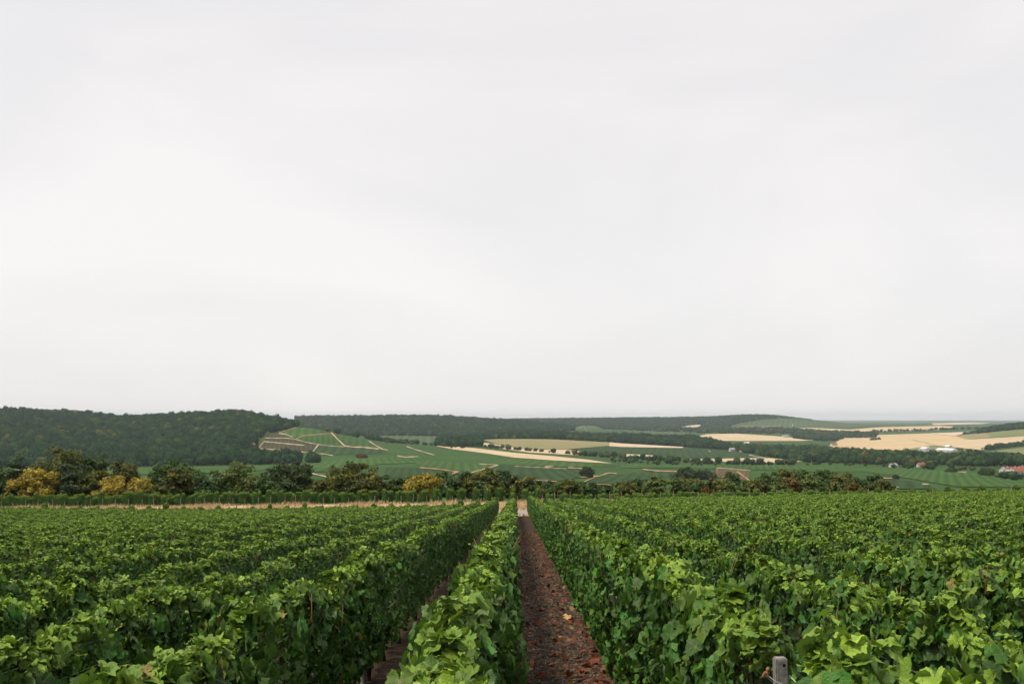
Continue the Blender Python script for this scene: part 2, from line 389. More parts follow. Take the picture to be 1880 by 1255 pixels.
field('vineyard_field', [(-300,868),(240,860),(500,853),(660,845),(700,846),(560,858),(420,868),(-300,884)], M['vine_bright'], 'bright green strip of vineyard below the wooded hill', 700, 1500)
field('vineyard_field', z2([(620,300),(770,262),(840,250),(960,265),(1050,298),(940,318),(830,328),(750,345)]), M['vine_bright'], 'small bright vineyard plot on top of the knoll', 1300, 2100)
field('vineyard_field', z2([(505,305),(620,312),(740,350),(950,405),(900,478),(440,440),(500,378)]), M['brown'], 'brownish vineyard plot beside the wood on the knoll', 1300, 2100)
field('vineyard_field', z2([(770,355),(830,330),(1065,312),(1190,425),(960,405)]), M['vine_bright'], 'green vineyard plot in the middle of the knoll', 1300, 2100)
field('vineyard_field', z2([(960,410),(1190,430),(1480,445),(1560,480),(1100,495),(905,480)]), M['vine_dark'], 'dark vineyard plot along the foot of the knoll', 1200, 2100)
field('vineyard_field', z2([(1085,305),(1400,372),(1550,455),(1200,408)]), M['vine_bright'], 'vineyard plot on the right flank of the knoll', 1200, 2100)
field('vineyard_field', z2([(760,580),(1200,530),(1880,500),(1880,560),(1500,575),(1040,640),(880,640)]), M['vine_bright'], 'bright vineyard slope in front of the knoll', 600, 1500)
field('vineyard_field', z3([(-250,600),(50,612),(390,650),(300,690),(-250,700)]), M['vine_dark'], 'dark vineyard block behind the yellow tree', 380, 1200)
field('vineyard_field', z3([(0,545),(400,560),(720,592),(480,655),(400,630),(40,595)]), M['vine_bright'], 'vineyard block above the bent chalk track', 500, 1300)
field('vineyard_field', z3([(740,592),(1330,612),(1450,625),(1440,690),(1240,725),(960,706),(700,640)]), M['vine_dark'], 'wide dark vineyard block in the middle of the valley', 380, 1300)
field('vineyard_field', z3([(560,555),(900,525),(1400,565),(1750,590),(1330,600),(980,592),(740,582)]), M['vine_bright'], 'vineyard slope under the long wheat strip', 600, 1400)
field('vineyard_field', z3([(1500,735),(1600,690),(1760,665),(2200,625),(2290,650),(2300,700),(1830,755)]), M['vine_dark'], 'dark vineyard block right of the lone round tree', 380, 1300)
field('vineyard_field', z4([(0,580),(400,580),(880,592),(1500,580),(1880,560),(1880,620),(1100,625),(500,610),(0,605)]), M['vine_bright'], 'light green vineyard band below the valley hedges', 600, 1500)
field('vineyard_field', z5([(0,570),(500,570),(900,620),(1300,640),(1880,715),(1880,775),(1300,770),(900,700),(500,640),(0,640)]), M['vine_bright'], 'bright vineyard slope above the right end of the rows', 330, 1500)
field('vineyard_field', z5([(650,720),(760,700),(960,730),(1140,790),(800,790)]), M['vine_dark'], 'dark patch of vines above the near rows', 330, 1200)
field('wheat_field', z3([(190,408),(400,425),(560,440),(850,475),(1200,505),(1500,535),(1710,568),(1480,557),(1200,542),(860,518),(600,478),(340,447),(200,420)]), M['wheat'], 'long narrow pale wheat strip sloping down the valley', 1000, 2300)
field('crop_field', z3([(590,365),(760,355),(1240,360),(1690,385),(1690,415),(1320,445),(1000,445),(850,425),(700,395)]), M['tan'], 'tan and green field in front of the dark wood', 1500, 2600)
field('wheat_field', z3([(570,385),(690,400),(850,428),(1000,449),(1320,449),(1480,470),(1580,480),(1400,497),(1000,475),(760,442),(600,412)]), M['wheat'], 'wheat strip under the tan field', 1300, 2500)
field('wheat_field', [(1120,812),(1140,814),(1255,820.5),(1253,822.5),(1140,820.5),(1118,819)], M['wheat3'], 'thin wheat strip at the foot of the dark wood', 1500, 2600)
field('vineyard_field', [(1041,824.7),(1119,820.5),(1253,823),(1331,826),(1374,834),(1404,841),(1272,843),(1204,834),(1140,834),(1090,832)], M['vine_dark'], 'smooth dark green field below the dark wood', 1200, 2500)
field('wheat_field', [(1262,843.5),(1353,841),(1406,840.5),(1480,847),(1425,850),(1289,847)], M['wheat'], 'wheat strip behind the valley hedge', 1100, 2200)
field('wheat_field', z4([(0,488),(120,490),(300,500),(340,515),(340,540),(200,520),(0,505)]), M['wheat3'], 'short tan strip among the hedge bushes', 1100, 2200)
field('wheat_field', z4([(630,340),(740,315),(1000,310),(1300,330),(1600,352),(1800,358),(1560,374),(1000,374),(740,370)]), M['wheat'], 'wheat field behind the village trees', 2300, 4200)
field('wheat_field', z4([(410,275),(600,240),(720,232),(600,272),(440,288)]), M['wheat3'], 'small pale field on the far wooded hillside', 3000, 6500)
field('wheat_field', z4([(300,265),(360,262),(355,280),(310,280)]), M['wheat3'], 'tiny pale field at the foot of the far hills', 3000, 6500)
field('wheat_field', z4([(985,288),(1080,280),(1060,302),(1010,300)]), M['wheat3'], 'tiny pale field below the far vineyard hill', 3000, 6500)
field('wheat_field', z4([(1225,278),(1350,268),(1355,295),(1260,298)]), M['wheat3'], 'small pale field among the far trees', 3000, 6500)
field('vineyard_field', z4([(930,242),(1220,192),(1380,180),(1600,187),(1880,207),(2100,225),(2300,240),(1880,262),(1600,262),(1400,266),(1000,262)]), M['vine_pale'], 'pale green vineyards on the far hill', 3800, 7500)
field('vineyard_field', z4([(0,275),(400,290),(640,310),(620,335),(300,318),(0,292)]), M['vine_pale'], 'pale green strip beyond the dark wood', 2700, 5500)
field('wheat_field', z5([(-90,268),(0,258),(380,275),(640,255),(1150,243),(1290,250),(1150,282),(600,292),(150,292),(0,275)]), M['wheat2'], 'golden wheat strip in front of the far plain', 3000, 8000)
field('wheat_field', z5([(0,445),(230,410),(300,350),(600,318),(1000,302),(1300,335),(1400,362),(1250,400),(1100,412),(950,432),(800,458),(400,458)]), M['wheat2'], 'broad golden wheat field above the riverside trees', 1700, 4200)
field('wheat_field', z5([(1000,302),(1530,262),(1500,292),(1360,312),(1280,330)]), M['wheat3'], 'pale wheat slope under the wooded rise', 1700, 4200)
field('wheat_field', z5([(1100,412),(1250,400),(1400,362),(1880,332),(2300,310),(2300,390),(1880,392),(1600,420),(1520,452)]), M['wheat'], 'pinkish wheat field left of the hedge line', 1700, 4200)
field('crop_field', z5([(1280,330),(1550,303),(1600,345),(1370,362)]), M['tan'], 'tan triangular field under the wooded rise', 1700, 4200)
field('crop_field', z5([(1552,303),(1880,272),(2300,240),(2300,310),(1880,330),(1602,345)]), M['pasture'], 'green striped field under the wooded rise', 1700, 4200)
field('crop_field', z5([(1580,465),(1880,428),(2300,400),(2300,520),(1880,507),(1700,490)]), M['pasture'], 'striped green field right of the warehouse', 1300, 3200)
field('wheat_field', z5([(800,458),(950,432),(1100,415),(1500,455),(1560,480),(1300,490),(1060,490),(800,470)]), M['pasture'], 'rough grass round the warehouse', 1500, 3000)
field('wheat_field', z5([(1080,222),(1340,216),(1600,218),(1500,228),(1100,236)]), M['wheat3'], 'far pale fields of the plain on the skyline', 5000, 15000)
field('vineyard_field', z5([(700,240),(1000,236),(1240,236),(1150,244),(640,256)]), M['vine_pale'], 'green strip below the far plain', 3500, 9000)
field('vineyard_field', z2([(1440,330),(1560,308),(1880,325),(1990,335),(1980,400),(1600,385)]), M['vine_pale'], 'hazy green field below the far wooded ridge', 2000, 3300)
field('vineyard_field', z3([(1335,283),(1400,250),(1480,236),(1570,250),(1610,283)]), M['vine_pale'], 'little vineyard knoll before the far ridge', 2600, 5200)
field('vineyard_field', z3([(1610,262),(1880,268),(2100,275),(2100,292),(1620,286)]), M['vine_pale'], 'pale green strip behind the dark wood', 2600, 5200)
field('young_vineyard', [(1315.5,859),(1352,862),(1376,864.5),(1354,866.5),(1376,883),(1345,880),(1317,877)], M['young'], 'young brown vineyard plot with rows of stakes', 400, 1300)
def track(pts, w, mat=None, dmin=300, dmax=4000):
    pts = np.array(pts, float); P, Q = [], []; seg = []
    for i in range(len(pts) - 1):
        n = max(2, int(np.hypot(*(pts[i+1] - pts[i])) / 5)); seg += [pts[i] + (pts[i+1] - pts[i]) * k / n for k in range(n)]
    seg.append(pts[-1]); seg = np.array(seg); d = np.gradient(seg, axis=0); d /= np.hypot(d[:, 0], d[:, 1])[:, None] + 1e-9
    nrm = np.stack([-d[:, 1], d[:, 0]], 1); w = .66 * w * (1 + .35 * np.sin(np.arange(len(seg)) * 1.7))[:, None]
    A = seg + nrm * w / 2; B = seg - nrm * w / 2
    H = hit(np.stack([A[:, 0], B[:, 0]], 1).ravel(), np.stack([A[:, 1], B[:, 1]], 1).ravel(), dmin, dmax); H[:, 2] += .40 + .0003 * H[:, 1]
    return obj('track', mesh_np('track', H, quads(np.arange(len(H)).reshape(-1, 2)), mat or M['track'], smooth=True), kind='structure')
K = dict(dmin=1200, dmax=2100)
track([(486,811),(522,814.5),(559,818)], 2.2, M['track'], **K); track([(474,824),(480,816),(486,810)], 3.0, M['track2'], **K)
track([(474,824),(525,827),(571,832),(596,834),(612,837)], 2.2, **K); track([(486,804.5),(527,805),(542,806.6),(561,812),(582,816)], 1.7, **K)
track([(512,796),(525,798),(537,803)], 2.4, **K); track([(544,805.5),(557,800),(580,798),(606,796)], 1.7, M['track2'], **K)
track([(585,816),(572.5,832)], 3.2, **K); track([(607.7,794),(620,807),(633,819)], 3.6, **K); track([(633,819),(648,821),(665,821.5),(695,824.5)], 3.0, **K)
track([(677,810),(690,818),(700,824),(712,827)], 2.6, **K); track([(582,816),(605,819),(633,820.6)], 1.3, **K); track([(746,820),(770,828),(798,836)], 2.2, **K)
track([(512,794),(528,790),(544,785)], 1.3, M['track2'], **K); track([(729,837),(742,839.5),(767,838.5)], 2.4, **K)
V = dict(dmin=350, dmax=1500)
track([(567,869),(585,873),(602,877)], 3.2, **V); track([(770.6,859),(800,861.5),(843,867)], 2.8, M['track2'], **V); track([(830,870),(843,866.5)], 3, M['track2'], **V)
track([(864,869),(890,861.5),(915,854.5)], 2.2, **V); track([(915,854.5),(897,853),(879,852)], 2, **V); track([(964,881),(990,883),(1022,885)], 2.4, M['track2'], **V)
track([(1000,857.5),(1016,857)], 3.5, M['track2'], **V); track([(1043,859),(1071,861)], 2.6, M['track2'], **V); track([(1066,876.3),(1100,875),(1117,869),(1132,870)], 3, M['track2'], **V)
track([(1068,888),(1080,882),(1092,877)], 2.2, M['track2'], **V); track([(1068,888.5),(1100,890),(1143,893)], 2.2, M['track2'], **V)
track([(945,856.5),(975,858),(1040,861)], 1.3, **V); track([(1180,862),(1204,865),(1244,866)], 2.8, M['track2'], **V)
track([(1353,866),(1364,874),(1376,883)], 3.0, M['track2'], **V); track([(1316,859),(1317,877)], 1.6, M['track2'], **V); track([(1316,859.2),(1350,862),(1378,864.5)], 1.6, **V)
track([(1616,879),(1640,878.4)], 3, M['track2'], **V); track([(1693,889.5),(1705,890)], 3, **V); track([(1640,893),(1650,896)], 2, **V); track([(1754,866),(1774,867.5)], 2.6, **V)
track([(1375,835),(1395,840),(1410,842)], 2.0, dmin=1200, dmax=2400); track([(1300,828),(1305,829.5)], 1.5, dmin=1200, dmax=2400)
track(z3([(1400,283),(1450,240),(1495,285)]), 1.2, dmin=2600, dmax=5200); track(z4([(1480,250),(1485,225)]), 2.2, dmin=3800, dmax=7500)
track(z4([(1030,245),(1200,250),(1380,245)]), 1.1, M['track2'], dmin=3800, dmax=7500)
track(z5([(920,365),(1010,385),(1110,410)]), .9, M['vine_pale'], dmin=1700, dmax=4200)

# ------------------------------------------------------------------ woods (one mass each)
kinds = bpy.data.collections.new('crown_kinds')
def crown_kind(seed, nleaf=170):
    r = np.random.default_rng(seed); bm = bmesh.new(); bmesh.ops.create_icosphere(bm, subdivisions=2, radius=1.0)
    bv = np.array([v.co[:] for v in bm.verts]); bf = np.array([[v.index for v in f.verts] for f in bm.faces]); bm.free()
    lob = r.normal(size=(9, 3)); lob /= np.linalg.norm(lob, axis=1)[:, None]; lob[:, 2] = np.abs(lob[:, 2])
    def rad(u): return .72 + .34 * np.max(np.clip(u @ lob.T, 0, 1) ** 6, axis=1)
    V = bv * rad(bv)[:, None] * (1 + r.normal(0, .05, (len(bv), 1))); V[:, 2] *= .85; V *= .9
    u = r.normal(size=(nleaf, 3)); u /= np.linalg.norm(u, axis=1)[:, None]; u[:, 2] = np.where(u[:, 2] < -.4, -u[:, 2], u[:, 2])
    p = u * rad(u)[:, None] * r.uniform(.86, 1.08, (nleaf, 1)); p[:, 2] *= .85
    a = r.normal(size=(nleaf, 3)); a /= np.linalg.norm(a, axis=1)[:, None]; b = np.cross(u, a); s = r.uniform(.10, .20, (nleaf, 1))
    L = np.stack([p + a * s, p + b * s, p - a * s * .6 - b * s * .7], 1).reshape(-1, 3)
    Fc = np.concatenate([bf, len(V) + np.arange(nleaf * 3).reshape(-1, 3)])
    return np.concatenate([V, L]), Fc
for i in range(6):
    V_, F_ = crown_kind(100 + i); o = bpy.data.objects.new('crown_kind', mesh_np('crown_kind', V_, F_, None)); kinds.objects.link(o)
def scatter_group(mat):
    ng = bpy.data.node_groups.new('wood_' + mat.name, 'GeometryNodeTree')
    ng.interface.new_socket('Geometry', in_out='INPUT', socket_type='NodeSocketGeometry'); ng.interface.new_socket('Geometry', in_out='OUTPUT', socket_type='NodeSocketGeometry')
    N = ng.nodes.new; L = ng.links.new
    gi, go = N('NodeGroupInput'), N('NodeGroupOutput'); ip = N('GeometryNodeInstanceOnPoints'); ci = N('GeometryNodeCollectionInfo')
    ci.inputs['Collection'].default_value = kinds; ci.inputs['Separate Children'].default_value = True; ci.inputs['Reset Children'].default_value = True
    sm = N('GeometryNodeSetMaterial'); sm.inputs['Material'].default_value = mat
    def at(n, ty):
        a = N('GeometryNodeInputNamedAttribute'); a.data_type = ty; a.inputs['Name'].default_value = n; return a.outputs['Attribute']
    L(gi.outputs[0], ip.inputs['Points']); L(ci.outputs[0], sm.inputs['Geometry']); L(sm.outputs[0], ip.inputs['Instance']); ip.inputs['Pick Instance'].default_value = True
    L(at('kind_index', 'INT'), ip.inputs['Instance Index']); L(at('turn', 'FLOAT_VECTOR'), ip.inputs['Rotation']); L(at('size', 'FLOAT_VECTOR'), ip.inputs['Scale'])
    L(ip.outputs[0], go.inputs[0]); return ng
NG = {}
def wood_points(name, P, S, mat, label):
    n = len(P); me = bpy.data.meshes.new(name); me.vertices.add(n); me.vertices.foreach_set('co', np.asarray(P, np.float32).ravel())
    me.attributes.new('size', 'FLOAT_VECTOR', 'POINT').data.foreach_set('vector', np.asarray(S, np.float32).ravel())
    tr = np.zeros((n, 3), np.float32); tr[:, 2] = rng.uniform(0, 6.28, n)
    me.attributes.new('turn', 'FLOAT_VECTOR', 'POINT').data.foreach_set('vector', tr.ravel())
    me.attributes.new('kind_index', 'INT', 'POINT').data.foreach_set('value', rng.integers(0, 6, n).astype(np.int32))
    o = obj(name, me, label=label, cat='wood', kind='stuff'); md = o.modifiers.new('trees', 'NODES')
    if mat.name not in NG: NG[mat.name] = scatter_group(mat)
    md.node_group = NG[mat.name]; return o
def wood(name, poly, d0, d1, spacing, size, label, mat='forest', keep=1.0):
    xs = [p[0] for p in poly]; a0, a1 = az_of(min(xs)), az_of(max(xs))
    n = int((a1 - a0) * (d1 * d1 - d0 * d0) / 2 / spacing ** 2)
    d = np.sqrt(rng.uniform(d0 * d0, d1 * d1, n)); a = rng.uniform(a0, a1, n); z = far_z(a * d, d)
    P = np.stack([a * d, d, z], 1); px, py, _ = project(P); ok = in_poly(px, py, poly) & (rng.random(n) < keep)
    P = P[ok]; s = size * (.55 + 1.0 * rng.beta(1.6, 2.2, len(P))); s = s * np.clip((1500 - px[ok]) / 140, .3, 1) if d0 > 4200 else s; S = np.stack([s, s * rng.uniform(.9, 1.1, len(P)), s * rng.uniform(1.0, 1.5, len(P))], 1)
    P[:, 2] += S[:, 2] * .62
    return wood_points(name, P, S, M[mat], label)
def hedge_line(name, pts, width, gap, size, label, mat='forest2', dmin=300, dmax=6000, jitter=.5):
    H = hit([p[0] for p in pts], [p[1] for p in pts], dmin, dmax); out = []
    for i in range(len(H) - 1):
        n = max(1, int(np.linalg.norm(H[i+1] - H[i]) / gap))
        for k in range(n): out.append(H[i] + (H[i+1] - H[i]) * (k + rng.uniform(0, 1)) / n + np.array([rng.normal(0, width), rng.normal(0, width), 0]))
    P = np.array(out); P[:, 2] = far_z(P[:, 0], P[:, 1]); s = size * rng.uniform(.5, 1.45, len(P)); S = np.stack([s, s, s * rng.uniform(.8, 1.3, len(P))], 1); P[:, 2] += S[:, 2] * .6
    return wood_points(name, P, S, M[mat], label)
wood('forest', [(-900,858),(300,859),(470,859),(560,858),(640,857),(640,851),(596,850),(525,846),(475,839),(466,812),(484,800),(488,795),(512,793),(546,783),(568,782),(585,784),(612,790),(700,806),(720,810),(716,803),(640,775),(560,740),(-900,690)], 1220, 2480, 11, 6.4, 'dense dark green wood covering the hill on the left')
wood('forest', [(540,801),(700,800),(810,801),(900,802),(960,800),(1060,790),(1010,780),(960,760),(540,740)], 2750, 4350, 12.5, 6.6, 'hazy wood on the long ridge behind the knoll')
wood('forest', [(800,818),(845,823),(882,824),(886,806),(1000,806),(1122,812),(1255,820.5),(1352,827),(1330,818),(1280,808),(1230,798),(1200,790),(1100,790),(900,790),(820,805)], 1850, 2850, 8.5, 6.0, 'dark wood behind the tan field in mid valley')
wood('forest', [(930,790),(1050,790),(1060,783),(1090,781),(1110,788),(1225,790),(1260,781),(1290,778),(1285,787),(1330,790),(1345,780),(1400,770),(1440,768),(1470,770),(1490,774),(1500,740),(760,740),(760,790)], 4300, 6300, 13, 5.0, 'blue green wood on the farthest ridge')
wood('forest', [(1285,813),(1350,808.5),(1480,810),(1545,806),(1545,812),(1525,822),(1500,827),(1620,838),(1700,843),(1800,846),(1880,852),(2300,862),(2300,872),(1880,868),(1800,864),(1700,858),(1600,853),(1480,849),(1440,843),(1400,838),(1345,827)], 1300, 2350, 11.5, 6.2, 'band of riverside trees in front of the wheat fields', 'forest2', .9)
wood('forest', z5([(-120,350),(0,300),(150,292),(420,318),(610,325),(600,345),(330,350),(280,372),(120,375),(0,365)]), 2300, 4300, 13, 7.5, 'dark copse at the left end of the golden wheat', 'forest2', .8)
wood('forest', z5([(1480,312),(1520,290),(1560,262),(1640,255),(1880,225),(2400,190),(2400,262),(1880,270),(1700,285)]), 2300, 3600, 10, 6.5, 'dark wood on the rise at the right edge')
wood('forest', [(1100,788),(1300,789),(1430,789),(1480,793),(1480,797),(1400,797),(1280,795),(1225,793)], 3300, 5200, 22, 8, 'loose trees at the foot of the far hills', 'forest2', .55)
hedge_line('hedge', [(612,790),(640,796),(690,804),(725,811),(760,815)], 8, 5, 4.5, 'line of dark trees along the crest of the knoll', 'forest', 1700, 2300)
hedge_line('hedge', [(700,812),(740,814),(800,818),(850,823)], 6, 9, 3.5, 'broken hedge beside the hazy green field', 'forest2', 1500, 2400)
hedge_line('hedge', [(885,820),(920,824),(960,827),(1010,831),(1060,834.5)], 5, 7, 3.6, 'row of round bushes along the wheat strip', 'forest2', 1200, 2300)
hedge_line('hedge', [(1055,835),(1100,838),(1160,842),(1230,847),(1300,851),(1380,853),(1470,854)], 9, 3.6, 4.2, 'long scrubby hedge across the valley floor', 'forest2', 900, 1700)
hedge_line('hedge', [(1130,846),(1180,850),(1240,853),(1300,854)], 14, 5, 3.0, 'low scrub below the long valley hedge', 'forest2', 900, 1500)
hedge_line('hedge', [(1480,852),(1560,855),(1640,857),(1700,861),(1780,864)], 12, 9, 3.4, 'scattered bushes below the riverside trees', 'forest2', 900, 1700)
hedge_line('hedge', [(1600,793),(1650,791),(1700,790.5),(1760,787),(1800,783)], 8, 6, 6.0, 'tree line between the golden wheat fields', 'forest', 2500, 4800)
hedge_line('hedge', [(1768,797),(1785,795),(1802,792)], 3, 5, 4.0, 'short hedge under the wooded rise', 'forest', 2000, 4000)
hedge_line('hedge', [(1808,826),(1830,823),(1855,820),(1880,817),(1960,808)], 6, 5, 5.0, 'dark hedge above the striped field', 'forest', 1500, 3500)
hedge_line('hedge', [(1805,840),(1840,845),(1880,852),(1950,860)], 14, 6, 6.5, 'tall trees behind the red roofed village', 'forest2', 1000, 1700)
hedge_line('hedge', [(1840,876),(1860,879),(1885,882),(1940,888)], 6, 4.5, 2.8, 'low bushes in front of the red roofed village', 'forest2', 500, 1000)
hedge_line('hedge', [(1745,824),(1770,827),(1800,829)], 9, 9, 2.6, 'small bushes beside the warehouse', 'forest2', 1500, 2600)

# ------------------------------------------------------------------ buildings
def house(px, py, length, depth, wall_h, roof_h, turn, roof, label, dmin, dmax, windows=True, group=None):
    p = hit([px], [py], dmin, dmax)[0]; root = obj('house', None, loc=p, label=label, cat='house', group=group); root.rotation_euler.z = turn
    l, d = length / 2, depth / 2
    obj('wall', MB().poly([(-l,-d,-2),(l,-d,-2),(l,d,-2),(-l,d,-2),(-l,-d,wall_h),(l,-d,wall_h),(l,d,wall_h),(-l,d,wall_h),(-l,0,wall_h+roof_h),(l,0,wall_h+roof_h)],
        [(0,1,5,4),(2,3,7,6),(1,2,6,9,5),(3,0,4,8,7)]).mesh('wall', M['wall']), root)
    e = .5; k = roof_h / d; t_ = .25
    rv = []
    for s in (0, t_): rv += [(-l-e,-d-e,wall_h-k*e+.05+s),(l+e,-d-e,wall_h-k*e+.05+s),(l+e,0,wall_h+roof_h+.05+s),(-l-e,0,wall_h+roof_h+.05+s),(l+e,d+e,wall_h-k*e+.05+s),(-l-e,d+e,wall_h-k*e+.05+s)]
    rf = obj('roof', MB().poly(rv, [(6,7,8,9),(9,8,10,11),(0,3,2,1),(3,5,4,2),(0,1,7,6),(5,11,10,4),(1,2,8,7),(2,4,10,8),(0,6,9,3),(3,9,11,5)]).mesh('roof', roof), root)
    obj('chimney', MB().box(l*.5, l*.5+.8, -.4, .4, wall_h + roof_h*.5, wall_h + roof_h + 1.2).mesh('chimney', M['wall']), rf)
    if windows:
        n = max(2, int(length / 3.5))
        for i in range(n):
            x = -l + (i + .5) * length / n
            obj('window', MB().box(x-.5, x+.5, -d-.04, -d+.05, 1.0, 2.3).mesh('window', M['glass']), root)
    return root
VG = [(1846,868,9,8,3.4,2.6,.3,'slate','grey roofed house at the left end of the village'),(1858,868.5,11,8,3.6,2.8,-.2,'tile','red roofed house behind the grey roofed one'),
      (1866,871,12,8,3.6,3.0,.15,'tile','nearest long red roofed house of the village'),(1875,866,10,8,3.6,2.6,.6,'tile','red roofed house farthest up the village'),
      (1879,870,11,9,3.8,3.0,-.35,'tile','red roofed house cut by the right edge of the picture'),(1853,872,8,7,3.0,2.2,.1,'slate','low grey roofed shed at the front of the village'),
      (1892,868,11,9,3.8,3.0,.2,'tile','red roofed house just past the picture edge')]
for x, y, L_, D_, wh, rh, tn, rf, lb in VG: house(x, y, L_, D_, wh, rh, tn, M[rf], lb, 500, 1300, group='village houses at the right edge')
for x, y, L_, tn, rf, lb in [(1344,829,14,.2,'slate','white house at the left end of the tree village'),(1351,826,12,-.4,'sheet','tall white house in the middle of the tree village'),
      (1363,829,12,.1,'slate','white house right of the tall one in the tree village'),(1371,817,16,.3,'sheet','pale house above the tree village'),(1330,820,11,.5,'tile','small red roofed house among the village trees'),
      (1380,823,11,-.2,'slate','pale house half hidden by village trees')]:
    house(x, y, L_ * .8, 8, 5.5, 2.8, tn, M[rf], lb, 1300, 2600, True, 'houses among the valley trees')
house(461, 823, 13, 9, 4.5, 3.5, .15, M['tile'], 'white house with red roof at the edge of the wood', 1200, 2000)
house(1691, 857, 9, 6, 3.2, 2.0, .1, M['tile'], 'small pale hut below the riverside trees', 700, 1600)
house(1442, 803, 20, 10, 6, 3, .2, M['slate'], 'white farmhouse among the far trees', 2400, 4500)
house(1531, 818.5, 16, 10, 5, 3, .2, M['tile'], 'small farm at the corner of the golden wheat', 1700, 3500)
house(1640, 858, 9, 6, 3.0, 2.0, .3, M['slate'], 'pale shed beside bushes at the top of the vineyard', 700, 1600)
def shed(px0, px1, py, depth, h, label, dmin, dmax):
    p = hit([px0, px1], [py, py], dmin, dmax); c = (p[0] + p[1]) / 2; ln = abs(p[1][0] - p[0][0]); c[2] = min(p[0][2], p[1][2])
    r = obj('warehouse', None, loc=c, label=label, cat='warehouse', group='white warehouses above the river'); r.rotation_euler.z = math.atan2(p[1][1]-p[0][1], p[1][0]-p[0][0]); l = ln / 2
    obj('wall', MB().box(-l, l, 0, depth, -3, h).mesh('wall', M['sheet']), r)
    rf = obj('roof', MB().poly([(-l-.6,-.6,h+.02),(l+.6,-.6,h+.02),(l+.6,depth+.6,h+.02),(-l-.6,depth+.6,h+.02),(-l-.6,depth/2,h+3.5),(l+.6,depth/2,h+3.5)],[(0,1,5,4),(2,3,4,5),(3,2,1,0),(1,2,5),(3,0,4)]).mesh('roof', M['sheet']), r)
    n = max(2, int(ln / 12))
    for i in range(n):
        x = -l + (i + .5) * ln / n; obj('door', MB().box(x-2, x+2, -.15, .1, -1, h*.62).mesh('door', M['slate']), r)
    obj('gutter', MB().box(-l, l, -.75, -.55, h-.4, h).mesh('gutter', M['slate']), r)
shed(1680, 1706, 829, 24, 7, 'shorter white warehouse left of the long one', 1500, 2600)
shed(1709, 1757, 831, 26, 6.5, 'long white warehouse on the far bank', 1500, 2600)
shed(1733, 1744, 826, 14, 8, 'small white store behind the long warehouse', 1500, 2600)
for pi_, (x, y, h_, dm) in enumerate([(1144,846,9,1000),(1222,848,9,1000),(1386,853,9,1000),(1392,853,9,1000),(1441,855,9,1000),(1490,856,9,1000),(1583,856,8,1000),(1669,808,14,1800),(1817,871,8,600),(1823,871,8,600)]):
    p = hit([x], [y], dm, dm * 2.5)[0]; r = obj('power_pole', None, loc=p, label='thin pale power pole in the valley, %s from the left' % ordinal(pi_ + 1), cat='pole', group='power poles in the valley')
    obj('mast', MB().tube([(0,0,-.5),(0,0,h_)], [.22,.15], 6).mesh('mast', M['farpost']), r); obj('crossarm', MB().box(-1,1,-.08,.08,h_-.9,h_-.7).mesh('crossarm', M['farpost']), r)

